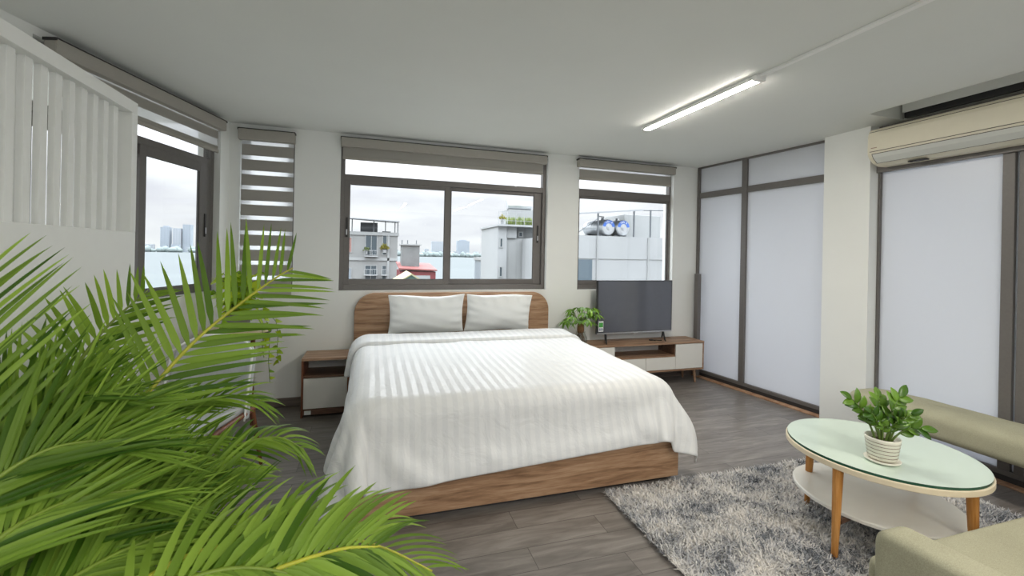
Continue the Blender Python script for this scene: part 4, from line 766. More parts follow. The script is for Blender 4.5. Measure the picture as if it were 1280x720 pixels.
me = bpy.data.meshes.new('pile'); me.vertices.add(n*5); me.vertices.foreach_set('co', V.reshape(-1))
base = (np.arange(n)*5)[:, None]
lp = np.concatenate([base+np.array([[0, 1, 2, 3]]), base+np.array([[3, 2, 4]])], 1).reshape(-1)
me.loops.add(len(lp)); me.loops.foreach_set('vertex_index', lp.astype(np.int32))
me.polygons.add(n*2); st_ = np.stack([np.arange(n)*7, np.arange(n)*7+4], 1).reshape(-1); me.polygons.foreach_set('loop_start', st_.astype(np.int32))
me.update(calc_edges=True); me.validate()
a = me.attributes.new('rnd', 'FLOAT', 'POINT'); a.data.foreach_set('value', np.repeat(rng.normal(0, .5, n), 5).astype(np.float32))
me.materials.append(M['rug']); o = bpy.data.objects.new('pile', me); C.objects.link(o); o.parent = t; o['kind'] = 'stuff'

# ------------------------------------------------------------------ coffee table
TC = (2.63, 1.70); TRZ = math.atan2(-.986, .168)
t = thing('coffee_table', 'round white two tier coffee table with green glass top on oak legs', 'coffee table', (TC[0], TC[1], 0))
ea, eb = .434, .404
MB().lathe([(.985, .455), (1.0, .459), (1.0, .483), (.992, .486)], n=96, ex=ea, ey=eb, rz=TRZ).build('top', 'lip', t)['label'] = 'white top board with cream edge'
g = MB().lathe([(.985, .4865), (.985, .4985)], n=96, ex=ea, ey=eb, rz=TRZ, caps=False).build('glass_rim', 'glass_edge', t); g['label'] = 'dark green glass edge'
MB().lathe([(.984, .4865), (.984, .4988)], n=96, ex=ea, ey=eb, rz=TRZ).build('glass_top', 'table_glass', t)['label'] = 'pale green glass top'
MB().lathe([(.985, .198), (1.0, .202), (1.0, .216), (.985, .22)], n=80, ex=.385, ey=.352, rz=TRZ, c=(.025, .035, 0)).build('shelf', 'tabletop', t)
for bx_, by_, tx_, ty_ in ((2.226, 1.63, 2.262, 1.646), (2.557, 2.047, 2.562, 2.030), (2.690, 1.318, 2.684, 1.332), (3.015, 1.75, 2.995, 1.748)):
    MB().cyl((bx_-TC[0], by_-TC[1], .006), (tx_-TC[0], ty_-TC[1], .455), .014, .024, 18).build('leg', 'oak_v', t)
m = MB(); m.tube([(-.36, -.06, .186), (.36, .05, .186)], .012, 8); m.build('stretcher', 'walnut_dark', t)

PP = (2.465, 1.575, .4995)
t = thing('potted_plant', 'small glossy leaved plant in a striped white pot on the coffee table', 'plant', PP)
MB().lathe([(.052, .004), (.058, .0), (.072, .006), (.076, .014), (.073, .016), (.060, .010)], n=36).build('saucer', 'ceramic', t, smooth=True)
MB().lathe([(.056, .0165), (.060, .02), (.072, .112), (.0735, .122), (.070, .124), (.067, .112), (.064, .095), (.01, .094)], n=36).build('pot', 'ceramic', t, smooth=True)
m = MB()
for zz in (.034, .052, .070, .088, .104):
    r = .060+(zz-.02)*.012/.092; m.lathe([(r+.0006, zz-.0014), (r+.0012, zz), (r+.0006, zz+.0014)], n=36, caps=False)
m.build('glaze_lines', 'band', t); MB().lathe([(.064, .097), (.05, .103), (.0, .106)], n=20, caps=False).build('soil', 'soil', t)
R3 = Vector((.954, -.299, 0)); F3 = Vector((.299, .954, 0)); rz_ = random.Random(9)
sm = MB(); lf = MB()
for dx_, dz_, df_, n_, s_ in ((-.185, .235, .02, 9, .068), (-.105, .175, -.03, 7, .055), (.135, .245, .03, 10, .075), (.185, .10, -.05, 6, .07), (.06, .22, .09, 8, .07), (.02, .13, -.06, 6, .055), (.10, .16, -.03, 8, .066), (-.03, .10, .06, 6, .05), (-.06, .12, -.05, 5, .05), (.09, .19, -.08, 6, .06)):
    b0 = R3*(dx_*.18)+F3*(df_*.2)+Vector((0, 0, .10)); dx_ *= .78; dz_ *= .86; e = R3*dx_+F3*df_+Vector((0, 0, .10+dz_))
    c_ = b0.lerp(e, .5)+Vector((0, 0, .045))-R3*dx_*.12
    P = lambda u: b0*(1-u)**2+c_*2*u*(1-u)+e*u*u
    sm.tube([P(k/8) for k in range(9)], [.0055-.0035*k/8 for k in range(9)], 7)
    for k in range(n_):
        u = .35+.65*k/(n_-1); p = P(u); tg = (P(min(1, u+.03))-P(u-.03)).normalized(); sd = tg.cross(F3).normalized()*(1 if k % 2 else -1)
        dd = tg*.75+sd*.75-F3*rz_.uniform(-.1, .5) if k < n_-1 else tg
        nn = (-F3*.8+Vector((0, 0, .6))).normalized()
        lf.leaf(p, dd, nn, s_*rz_.uniform(.85, 1.15), s_*.52, prof_oval, curl=.18, fold=.25, seg=6, rnd=rz_.random())
sm.build('stems', 'plant_stem', t, smooth=True); lf.build('leaves', 'zz', t, smooth=True, solid=.0012)

# ------------------------------------------------------------------ sofa and bench
def cushion(x0, x1, y0, y1, z0, z1, e=5, nu=48, nv=28, dome=.0, tufts=()):
    # rounded pad: superellipse cross-section, closed at both ends
    m = MB(); cx, cy, cz = (x0+x1)/2, (y0+y1)/2, (z0+z1)/2; a, b, c = (x1-x0)/2, (y1-y0)/2, (z1-z0)/2
    sp = lambda w, k: math.copysign(abs(w)**(2/k), w)
    def P(u, v):
        th = 2*PI*u; ph = -PI/2+PI*v
        k = sp(math.cos(ph), e); x = cx+a*sp(math.cos(th), e)*k; z = cz+c*sp(math.sin(th), e)*k; y = cy+b*sp(math.sin(ph), e)
        if z > cz: z += dome*(1-((x-cx)/a)**2)
        for tx, ty in tufts:
            r2 = ((x-tx)/.035)**2+((y-ty)/.035)**2
            if z > cz: z -= .022*math.exp(-r2)+.012*math.exp(-r2*.12)
        return (x, y, z)
    m.grid(P, nu, nv); return m
def softbox(name, mat, parent, x0, x1, y0, y1, z0, z1, bev):
    o = B(x0, x1, y0, y1, z0, z1).build(name, mat, parent, bevel=bev, seg=5, smooth=True); return o
t = thing('sofa', 'sage green fabric sofa in the near right corner facing the television', 'sofa', (0, 0, 0))
def arm(x0, x1, s):
    m = MB(); prof = []
    for k in range(25):
        f = k/24; prof.append(f)
    n1 = 14
    poly = [(.30, .13), (1.055, .13)]
    for k in range(n1+1): a_ = PI/2*k/n1; poly.append((1.005+.05*math.cos(a_)+.0, .572+.05*math.sin(a_)))
    poly += [(.80, .628), (.45, .645), (.30, .655)]
    v0 = [(x0, y, z) for y, z in poly]; v1 = [(x1, y, z) for y, z in poly]; k = len(poly)
    m.add(v0+v1, [tuple(range(k)), tuple(range(2*k-1, k-1, -1))]+[(i, i+k, (i+1) % k+k, (i+1) % k) for i in range(k)])
    m.build('armrest', 'sage', t, bevel=.032, seg=5, smooth=True)
arm(1.605, 1.735, 1); arm(3.245, 3.375, -1)
softbox('seat', 'sage', t, 1.737, 3.243, .42, 1.165, .20, .437, .04)
softbox('backrest', 'sage', t, 1.737, 3.243, .20, .418, .20, .84, .07)
for lx, ly in ((1.70, .90), (3.28, .90), (1.70, .34), (3.28, .34)): MB().cyl((lx, ly, .006), (lx, ly, .195 if False else .131), .014, .022, 14).build('leg', 'oak_v', t)
t = thing('bench', 'long sage green tufted bench along the frosted glass', 'bench', (0, 0, 0))
tf = [(3.93, 2.40-.27*k) for k in range(5)]
o = cushion(3.655, 4.085, 1.22, 2.665, .283, .478, 4, 96, 140, .008, tf).build('padded_top', 'sage', t, smooth=True)
for tx, ty in tf: MB().lathe([(.009, 0), (.007, .005), (.0, .006)], c=(tx, ty, .4505), n=12, caps=False).build('button', 'sage', t, smooth=True)
for lx, ly in ((3.78, 2.40), (4.00, 2.40), (3.78, 1.42), (4.00, 1.42)): MB().cyl((lx, ly, 0), (lx, ly, .30), .015, .022, 14).build('leg', 'oak_v', t)

# ------------------------------------------------------------------ armchair by the lake window
t = thing('armchair', 'light grey upholstered armchair with walnut legs half hidden behind the palm', 'armchair', (-1.08, 3.34, 0), -.30)
m = MB()
def shell(u, v):
    a_ = (u-.5)*2; x = .285*a_*(1-.04*v); y = .20-.10*abs(a_)**2.4+.10*v; z = .36+(.53-.10*abs(a_)**3)*v
    return (x, y, z)
m.grid(shell, 24, 16); m.build('backrest', 'greycloth', t, smooth=True, solid=.045, subd=1)
m = MB(); pp = [shell(0, k/12) for k in range(13)]+[shell(k/16, 1) for k in range(1, 17)]+[shell(1, 1-k/12) for k in range(1, 13)]
m.tube([(x, y-.026, z+.004) for x, y, z in pp], .007, 8); m.build('piping', 'piping', t, smooth=True)
softbox('seat', 'greycloth', t, -.255, .255, -.30, .165, .385, .455, .03)
m = MB()
for s in (-1, 1): m.tube([(s*.265, .22, .40), (s*.27, .05, .395), (s*.268, -.20, .375), (s*.262, -.32, .35)], [.016, .018, .018, .014], 10)
m.tube([(-.262, -.31, .352), (.262, -.31, .352)], .015, 10); m.tube([(-.265, .21, .395), (.265, .21, .395)], .015, 10); m.build('seat_frame', 'walnut_v', t, smooth=True)
for sx in (-1, 1):
    for y_, o_ in ((-.30, -.03), (.20, .05)): MB().cyl((sx*.305, y_+o_, 0), (sx*.262, y_, .40), .011, .020, 12).build('leg', 'walnut_v', t)

t = thing('side_table', 'small round beige topped table under the lake window', 'side table', (-1.07, 4.22, 0))
MB().lathe([(.255, .80), (.26, .803), (.26, .822), (.257, .825)], n=48).build('top', 'table_wood', t)
MB().lathe([(.2605, .800), (.2615, .804), (.2615, .814), (.2605, .817)], n=48, caps=False).build('edge_band', 'edge_dark', t)
for k in range(3):
    a_ = .5+k*2*PI/3; MB().cyl((.13*math.cos(a_), .13*math.sin(a_), 0), (.13*math.cos(a_), .13*math.sin(a_), .80), .011, .018, 12).build('leg', 'walnut_v', t)
t = thing('trailing_plant', 'lime green trailing plant in a grey pot on the round side table', 'plant', (-1.06, 4.21, .825))
MB().lathe([(.07, 0), (.085, .005), (.10, .13), (.105, .14), (.098, .14), (.09, .12), (.01, .12)], n=28).build('pot', 'pot_grey', t, smooth=True); MB().lathe([(.09, .122), (.01, .13)], n=18, caps=False).build('soil', 'soil', t)
sm = MB(); lf = MB(); rp = random.Random(21)
def vine(pts, n_, s_):
    P = [Vector(p) for p in pts]; sm.tube(P, .0028, 5)
    for k in range(n_):
        f = (k+.5)/n_*(len(P)-1); i = int(f); p = P[i].lerp(P[min(i+1, len(P)-1)], f-i)
        a_ = rp.uniform(0, 6.28); dd = Vector((math.cos(a_), math.sin(a_), rp.uniform(-.7, .3)))
        lf.leaf(p, dd, Vector((rp.uniform(-.4, .4), rp.uniform(-.9, -.1), .7)), s_*rp.uniform(.8, 1.25), s_*.85, prof_heart, curl=.3, fold=.12, seg=6, rnd=rp.random())
for k in range(24):
    a_ = k*2.4; r = rp.uniform(.10, .26); h = rp.uniform(.12, .40)
    vine([(.03*math.cos(a_), .03*math.sin(a_), .12), (r*.5*math.cos(a_), r*.5*math.sin(a_), .14+h*.7), (r*math.cos(a_), r*.8*math.sin(a_), .10+h)], 7, .085)
for x_, y_, e_ in ((.25, -.10, -.42), (.285, .03, -.30), (.22, -.17, -.20), (-.05, -.27, -.15)):
    vine([(.05, 0, .13), (x_*.7, y_*.7, .17), (x_, y_, .06), (x_*1.06, y_*1.06, -.06), (x_*1.04, y_*1.05, e_*.6), (x_*1.09, y_*1.04, e_)], 14, .055)
sm.build('vines', 'plant_stem', t); lf.build('leaves', 'pothos', t, smooth=True)
FRONDS = [
    ([(-0.854, 1.578, 0.74), (-0.736, 1.75, 0.963), (-0.612, 1.868, 1.155), (-0.484, 1.954, 1.288), (-0.369, 2.002, 1.387), (-0.314, 2.037, 1.425)], 0.36, 30, 54, 42, 0.97, 0.02, 0.28, 0.75, 0.95, 0, 'rachis'),
    ([(-0.816, 1.304, 0.647), (-0.89, 1.348, 0.94), (-0.933, 1.382, 1.115), (-0.941, 1.406, 1.279), (-0.925, 1.422, 1.421)], 0.37, 34, 60, 30, 0.9, 0.03, 0.15, 0.75, 0.62, 0, 'rachis_green'),
    ([(-0.985, 1.65, 0.777), (-0.953, 1.787, 1.007), (-0.918, 1.902, 1.161), (-0.882, 1.995, 1.25), (-0.814, 2.037, 1.335)], 0.24, 24, 58, 32, 0.95, 0.02, 0.25, 0.75, 0.95, 0, 'rachis_green'),
    ([(-1.05, 1.643, 0.745), (-0.944, 1.67, 0.891), (-0.846, 1.699, 0.928), (-0.735, 1.724, 0.938)], 0.259, 22, 70, 40, 0.8, 0.013, 0.1, 1.15, 0.62, 0, 'rachis_green'),
    ([(-0.841, 1.279, 0.742), (-0.834, 1.396, 0.908), (-0.759, 1.456, 1.024), (-0.657, 1.496, 1.076)], 0.356, 26, 48, 22, 0.6, 0.023, 0.1, 1.15, 0.62, 0, 'rachis_green'),
    ([(-0.822, 1.213, 0.737), (-0.787, 1.298, 0.825), (-0.742, 1.367, 0.929), (-0.656, 1.4, 1.0)], 0.356, 26, 45, 20, 0.5, 0.027, 0.1, 1.15, 0.62, 0, 'rachis_green'),
    ([(-0.856, 1.224, 0.883), (-0.824, 1.31, 0.95), (-0.743, 1.368, 1.003), (-0.639, 1.419, 0.999)], 0.356, 24, 50, 22, 0.6, 0.027, 0.05, 1.15, 0.62, 0, 'rachis_green'),
    ([(-0.864, 1.406, 0.538), (-0.832, 1.479, 0.667), (-0.782, 1.559, 0.751), (-0.679, 1.599, 0.808)], 0.367, 26, 48, 22, 0.6, 0.027, 0.1, 1.15, 0.62, 0, 'rachis_green'),
    ([(-0.803, 1.183, 0.804), (-0.753, 1.263, 0.867), (-0.685, 1.35, 0.882), (-0.577, 1.399, 0.867)], 0.346, 26, 50, 22, 0.5, 0.032, 0.05, 1.15, 0.62, 0, 'rachis_green'),
    ([(-0.854, 1.578, 0.74), (-0.771, 1.761, 0.845), (-0.662, 1.884, 0.919), (-0.515, 1.943, 0.941), (-0.397, 1.969, 0.896)], 0.22, 30, 46, 22, 0.35, 0.08, 0.15, 0.75, 0.95, 0, 'rachis_green'),
    ([(-0.809, 1.564, 0.64), (-0.667, 1.781, 0.685), (-0.556, 1.872, 0.731), (-0.444, 1.942, 0.757), (-0.338, 1.971, 0.75), (-0.248, 1.964, 0.695)], 0.22, 32, 60, 28, 0.3, 0.13, 0.2, 0.75, 0.95, 0, 'rachis_green'),
    ([(-0.766, 1.393, 0.584), (-0.697, 1.56, 0.634), (-0.57, 1.667, 0.714), (-0.437, 1.709, 0.762)], 0.3, 26, 42, 20, 0.7, 0.05, 0.15, 0.75, 0.95, 0, 'rachis_green'),
    ([(-0.559, 1.223, 0.688), (-0.429, 1.287, 0.735), (-0.264, 1.34, 0.722), (-0.108, 1.396, 0.673), (0.052, 1.43, 0.583), (0.201, 1.425, 0.486)], 0.36, 34, 50, 22, 0.45, 0.09, 0.12, 0.75, 0.62, 0, 'rachis'),
    ([(-0.43, 1.162, 0.654), (-0.254, 1.211, 0.704), (-0.077, 1.261, 0.707), (0.036, 1.288, 0.68)], 0.32, 28, 55, 28, 0.7, 0.1, 0.15, 0.75, 0.95, 0, 'rachis'),
    ([(-0.837, 1.337, 0.625), (-0.777, 1.438, 0.711), (-0.725, 1.518, 0.761), (-0.628, 1.571, 0.791)], 0.356, 26, 45, 20, 0.6, 0.027, 0.1, 1.15, 0.62, 0, 'rachis_green'),
    ([(-0.789, 1.203, 0.656), (-0.698, 1.294, 0.698), (-0.601, 1.383, 0.719), (-0.47, 1.461, 0.723)], 0.356, 28, 50, 22, 0.5, 0.036, 0.1, 1.15, 0.62, 0, 'rachis_green'),
    ([(-0.943, 1.553, 0.757), (-0.809, 1.668, 0.81), (-0.677, 1.742, 0.842), (-0.547, 1.796, 0.847)], 0.302, 28, 55, 26, 0.5, 0.032, 0.1, 1.15, 0.62, 0, 'rachis_green'),
    ([(-0.518, 1.105, 0.705), (-0.431, 1.162, 0.742), (-0.319, 1.2, 0.744), (-0.202, 1.216, 0.705), (-0.109, 1.208, 0.642)], 0.3, 26, 58, 26, 0.5, 0.1, 0.1, 0.75, 0.95, 0, 'rachis_green'),
    ([(-1.019, 1.577, 0.432), (-0.938, 1.635, 0.617), (-0.854, 1.682, 0.742), (-0.754, 1.725, 0.807)], 0.367, 28, 42, 18, 0.6, 0.023, 0.05, 1.15, 0.62, -0.22, 'rachis_green'),
    ([(-1.02, 1.525, 0.683), (-0.945, 1.554, 0.865), (-0.859, 1.579, 0.998), (-0.761, 1.601, 1.074)], 0.324, 28, 46, 20, 0.6, 0.023, 0.05, 1.15, 0.62, -0.22, 'rachis_green'),
    ([(-0.854, 1.525, 0.393), (-0.762, 1.58, 0.552), (-0.673, 1.636, 0.667), (-0.566, 1.687, 0.724)], 0.367, 28, 42, 18, 0.6, 0.027, 0.05, 1.15, 0.62, -0.22, 'rachis_green'),
    ([(-0.933, 1.393, 0.867), (-0.887, 1.431, 0.997), (-0.818, 1.472, 1.076), (-0.723, 1.484, 1.107)], 0.302, 26, 50, 24, 0.6, 0.023, 0.05, 1.15, 0.62, -0.22, 'rachis_green'),
    ([(-0.7, 1.425, 0.441), (-0.621, 1.473, 0.555), (-0.508, 1.521, 0.613), (-0.393, 1.548, 0.648)], 0.356, 28, 42, 18, 0.6, 0.032, 0.05, 1.15, 0.62, -0.22, 'rachis_green'),
    ([(-0.918, 1.336, 0.609), (-0.866, 1.382, 0.672), (-0.783, 1.419, 0.728), (-0.684, 1.451, 0.754)], 0.346, 28, 42, 18, 0.6, 0.027, 0.05, 1.15, 0.62, -0.22, 'rachis_green'),
]
# ------------------------------------------------------------------ palm in the foreground
t = thing('potted_palm', 'tall feathery green palm filling the near left corner', 'palm', (0, 0, 0))
PB = Vector((-.83, 1.33, 0))
MB().lathe([(.12, 0), (.135, .005), (.17, .30), (.178, .31), (.178, .33), (.165, .33), (.158, .29), (.01, .285)], c=PB, n=40).build('pot', 'pot_grey', t, smooth=True)
MB().lathe([(.158, .292), (.01, .30)], c=PB, n=24, caps=False).build('soil', 'soil', t)
def catmull(P, n):
    out = []; Q = [P[0]*2-P[1]]+P+[P[-1]*2-P[-2]]
    for i in range(1, len(Q)-2):
        for k in range(n):
            u = k/n; a, b, c, d_ = Q[i-1], Q[i], Q[i+1], Q[i+2]
            out.append(.5*((2*b)+(c-a)*u+(2*a-5*b+4*c-d_)*u*u+(3*b-a-3*c+d_)*u**3))
    return out+[P[-1]]
prof_pl = lambda u: min(1, .35+u*5)*max(0, 1-u**2.3)**.8
EYE = Vector((0, 0, 1.5)); rp = random.Random(77)
def frond(pts, L, n, a0, a1, camw, droop, start, dens=.7, wd=1.0, tint=0, rach='rachis_green'):
    n = int(n*dens)
    P = catmull([Vector(p) for p in pts], 14); S = [0]
    for a, b in zip(P, P[1:]): S.append(S[-1]+(b-a).length)
    def at(f):
        s = f*S[-1]; i = max(0, min(len(S)-2, next((k for k in range(len(S)-1) if S[k+1] >= s), len(S)-2)))
        q = (s-S[i])/max(1e-6, S[i+1]-S[i]); return P[i].lerp(P[i+1], q), (P[i+1]-P[i]).normalized()
    fr = MB(); tone = rp.uniform(-.15, .15)+tint
    for k in range(n):
        f = start+(1-start)*(k+.3)/n; p, tg = at(min(.995, f))
        nrm = ((EYE-p).normalized()*camw+Vector((0, 0, 1))*(1-camw)).normalized(); nrm = (nrm-tg*nrm.dot(tg)).normalized(); sd = tg.cross(nrm)
        g = (f-start)/(1-start); an = math.radians(a0+(a1-a0)*g)
        ln = L*(.55+.45*math.sin(PI*min(1, .18+g*.75)))*(1-.30*max(0, g-.75)/.25)
        for s in (-1, 1):
            a_ = an+math.radians(rp.gauss(0, 2)-5*s); lift = rp.uniform(.02, .22)
            d_ = tg*math.cos(a_)+sd*(s*math.sin(a_))+nrm*lift
            fr.leaf(p+sd*s*.003, d_, nrm, ln*rp.uniform(.9, 1.06), (.0098*wd)*(.75+.5*math.sin(PI*min(1, g+.15))), prof_pl, curl=.05+rp.uniform(0, .06), fold=.35, seg=7, rnd=min(1, max(0, rp.gauss(.48+tone, .26))), sag=droop*3*rp.uniform(.6, 1.3))
    o = fr.build('frond', 'palm', t, smooth=True)
    r = MB(); m_ = len(P); r.tube(P, [.0075*(1-.8*i/m_)+.001 for i in range(m_)], 7); r.build('rachis', rach, o, smooth=True)
    p0, p1 = P[0], P[1]; d_ = (p0-p1).normalized()
    b = PB+Vector((rp.uniform(-.07, .07), rp.uniform(-.07, .07), .29))
    mid = p0+d_*min(.25, (p0-b).length*.5)
    mid = Vector((mid.x*.5+b.x*.5, mid.y*.5+b.y*.5, max(.45, mid.z)))
    Q = catmull([b, mid, p0], 8); cn.tube(Q, [.014-.0062*i/len(Q) for i in range(len(Q))], 8)
cn = MB()
for a in FRONDS: frond(*a)
cn.build('stems', 'cane', t, smooth=True)
# ------------------------------------------------------------------ outside: lake, far shore, neighbouring roofs
GZ = -18.0
M['lake'] = plain('lake water', (.115, .125, .127), .5, 0, 0, var=.03, scale=.01)
M['land'] = plain('street ground', srgb(103, 102, 96), .9, var=.1, scale=.2)
M['trees'] = plain('far tree line', (.15, .18, .178), .95, var=.12, scale=.02)
M['tower'] = plain('haze toned blue grey tower', (.22, .245, .275), .8, var=.05, scale=.03)  # distance haze is mixed into this colour
M['tower_b'] = plain('haze toned grey tower', (.26, .275, .295), .8, var=.05, scale=.03)  # greyer tone, also lightened to stand in for haze
M['pane_far'] = plain('far window glass', (.17, .195, .22), .3, var=.05, scale=.1)
M['concrete'] = plain('grey render', srgb(119, 120, 119), .9, var=.07, scale=.6)
M['conc_dark'] = plain('stained concrete', srgb(99, 101, 101), .9, var=.14, scale=1.2)
M['render_w'] = plain('white render', srgb(138, 140, 141), .9, var=.05, scale=.4)
M['render_g'] = plain('grey white render', srgb(134, 136, 136), .9, var=.07, scale=.5)
M['dark_pane'] = plain('dark window pane', srgb(54, 64, 70), .2, var=.1, scale=2)
M['brick'] = plain('dusty red brick', srgb(128, 98, 92), .9, var=.1)
M['red_roof'] = plain('red sheet roof', srgb(111, 60, 57), .7, var=.08, scale=2)
M['red_wall'] = plain('red painted wall', srgb(106, 41, 44), .7, var=.05)
M['yel_roof'] = plain('pale yellow sheet roof', srgb(143, 140, 105), .7, var=.05)
M['green_trim'] = plain('green sheet trim', srgb(90, 120, 113), .7, var=.05)
M['canopy'] = plain('grey roof sheet', srgb(133, 136, 140), .6, var=.04)
M['metal_post'] = plain('grey steel post', srgb(90, 94, 98), .5, .3)
M['steel'] = plain('bright stainless steel', (.62, .64, .66), .28, .85, var=.06)
M['blue'] = plain('blue paint', srgb(70, 110, 190), .5)
M['white_paint'] = plain('white paint', (.85, .85, .86), .5)
M['blue_door'] = plain('blue grey door', srgb(72, 84, 92), .5)
M['grass'] = leafmat('roof garden leaf', srgb(70, 88, 50), srgb(120, 130, 76), .2)
M['yellow_plant'] = leafmat('yellow flowers', srgb(90, 92, 30), srgb(150, 140, 44), .2)

o = B(-5000, 5000, 90, 2250, GZ-.6, GZ-.5).build('lake', 'lake'); o['kind'] = 'structure'; tag(o, 'wide pale grey lake behind the houses', 'lake')
o = B(-80, 90, 6, 90, GZ-.6, GZ-.4).build('ground', 'land'); o['kind'] = 'structure'; tag(o, 'ground between the house and the lake', 'ground')
o = B(-5000, 5000, 2250, 4200, GZ-.6, GZ-.2).build('far_shore', 'trees'); o['kind'] = 'structure'; tag(o, 'low far shore of the lake', 'shore')
rs = random.Random(31)
m = MB()
for k in range(520):
    x = rs.uniform(-1700, 2300); y = rs.uniform(2240, 2285); r = rs.uniform(9, 20); h = rs.uniform(13, 29)
    m.lathe([(r*.7, 0), (r, h*.4), (r*.75, h*.8), (r*.2, h)], c=(x, y, GZ-.3), n=7)
o = m.build('shore_trees', 'trees', smooth=True); tag(o, 'pale line of trees along the far lake shore', 'trees', kind='stuff')

def tower(x, y, w, d, h, mat, label, grp=None, steps=1):
    t = thing('tower_block', label, 'building', (x, y, GZ), 0, grp)
    m = MB().box(-w/2, w/2, -d/2, d/2, 0, h)
    if steps > 1: m.box(-w*.28, w*.28, -d*.3, d*.3, h, h+6)
    m.build('wall', mat, t)
    p = MB(); nz = max(2, int(h/8)); nx = max(2, int(w/9))
    for i in range(nx):
        for j in range(nz): p.box(-w/2+w*(i+.25)/nx, -w/2+w*(i+.75)/nx, -d/2-.2, -d/2, h*(j+.3)/nz, h*(j+.7)/nz)
    q = p.build('window_grid', 'pane_far', t); q['kind'] = 'stuff'
G = 'pale buildings on the far lake shore'  # their paleness is haze put into the tower colours
K = 2380/1900
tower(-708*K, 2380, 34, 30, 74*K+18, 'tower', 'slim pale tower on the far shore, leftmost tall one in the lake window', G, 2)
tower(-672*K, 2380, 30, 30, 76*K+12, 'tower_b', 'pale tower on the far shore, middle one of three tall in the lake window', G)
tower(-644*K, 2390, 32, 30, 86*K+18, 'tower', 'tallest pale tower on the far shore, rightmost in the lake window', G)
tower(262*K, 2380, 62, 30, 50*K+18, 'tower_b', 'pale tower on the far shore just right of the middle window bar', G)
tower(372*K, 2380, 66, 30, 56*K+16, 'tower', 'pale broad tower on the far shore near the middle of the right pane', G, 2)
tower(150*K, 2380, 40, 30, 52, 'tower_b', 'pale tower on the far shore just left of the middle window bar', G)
for k in range(46):
    x = -980+k*52+rs.uniform(-5, 5); h = rs.uniform(18, 40)
    tower(x, 2325+rs.uniform(-8, 8), rs.uniform(18, 38), 16, h, rs.choice(['tower', 'tower_b']), 'low pale building among the trees on the far lake shore', 'low pale buildings on the far lake shore')

def facade_window(t, x0, x1, z0, z1, y, mat='dark_pane', bars=1):
    f = MB(); e = .07
    f.box(x0, x0+e, y-.06, y, z0, z1); f.box(x1-e, x1, y-.06, y, z0, z1); f.box(x0+e, x1-e, y-.06, y, z0, z0+e); f.box(x0+e, x1-e, y-.06, y, z1-e, z1)
    for k in range(bars): xm = x0+(x1-x0)*(k+1)/(bars+1); f.box(xm-.03, xm+.03, y-.06, y, z0+e, z1-e)
    w = f.build('window', 'render_g', t); B(x0+e, x1-e, y-.02, y-.005, z0+e, z1-e).build('pane', mat, w)

# grey house left in the wide window
t = thing('house', 'grey rendered house with a roof canopy in the left pane of the wide window', 'building', (0, 50, 0))
B(-9, 2.6, 0, 9, GZ, 3.45).build('wall', 'concrete', t)
m = MB(); m.box(-9.1, 2.7, -.12, .02, 3.25, 3.6); m.box(2.6, 2.72, 0, 9, 3.25, 3.6); m.box(-9, 2.6, -.10, 0, .55, .85); m.box(1.55, 1.75, -.10, 0, GZ, 3.25); m.build('cornice', 'render_g', t)
for z0_ in (-2.0, 1.25, -5.2):
    facade_window(t, -3.4, -2.05, z0_+.1, z0_+1.75, 0, 'brick' if z0_ > 0 else 'pane_far', 0)
    facade_window(t, -.75, .5, z0_-.15, z0_+2.05, 0, bars=1); facade_window(t, 1.0, 1.5, z0_-.1, z0_+2.05, 0, bars=0); facade_window(t, -6.2, -4.6, z0_, z0_+1.9, 0)
m = MB()
for x0, x1, z0_ in ((-.8, .55, -.95), (.95, 1.55, -.95), (-.8, .55, 1.05)):
    m.box(x0, x1, -.5, -.45, z0_+.55, z0_+.6); m.box(x0, x1, -.5, -.06, z0_-.1, z0_)
    for k in range(6): xx = x0+(x1-x0)*k/5; m.box(xx-.015, xx+.015, -.49, -.46, z0_, z0_+.55)
m.build('balcony_rail', 'render_w', t)
cp = MB(); cp.add([(-9, -1.0, 5.15), (2.75, -1.0, 4.72), (2.75, 6, 5.0), (-9, 6, 5.9), (-9, -1.0, 5.23), (2.75, -1.0, 4.80), (2.75, 6, 5.08), (-9, 6, 5.98)], [(0, 1, 2, 3), (4, 5, 6, 7), (0, 1, 5, 4), (1, 2, 6, 5), (2, 3, 7, 6), (3, 0, 4, 7)]); cp.build('canopy', 'canopy', t)
for x_ in (-6, -3.0, -2.1, .1, 1.3, 2.3, 2.6): B(x_-.05, x_+.05, .1, .2, 3.45, 4.78+.03*(2.6-x_)).build('canopy_post', 'metal_post', t)
m = MB(); m.tube([(-1.3, 2, 4.1), (.5, 2, 4.1)], .62, 20); o = m.build('water_tank', 'metal_post', loc=(0, 50, 0)); tag(o, 'dark rounded tank under the canopy on the grey house roof', 'water tank')
o = MB().box(1.0, 1.9, .8, 2, 3.46, 3.75).build('roof_box', 'conc_dark', loc=(0, 50, 0), bevel=.03); tag(o, 'low concrete box on the grey house roof edge', 'roof box')
def bush(name, label, c, r, mat, n, cat='plant', sz=.25):
    m = MB()
    for k in range(n):
        v = Vector((rs.gauss(0, 1), rs.gauss(0, 1), rs.gauss(0, 1))).normalized(); p = Vector(c)+Vector((v.x*r[0], v.y*r[1], abs(v.z)*r[2]))*rs.uniform(.5, 1)
        m.leaf(p, v+Vector((0, 0, .4)), v.orthogonal(), sz, sz*.5, prof_oval, seg=3, rnd=rs.random())
    t = thing(name, label, cat, (0, 0, 0)); m.build('leaves', mat, t); MB().cyl(Vector(c)-Vector((0, 0, .35)), c, r[0]*.5, r[0]*.6, 10).build('pot', 'render_w', t)
bush('balcony_plant', 'round yellow flowering plant on the grey house balcony', (1.26, 49.75, 1.75), (.34, .2, .55), 'yellow_plant', 160)
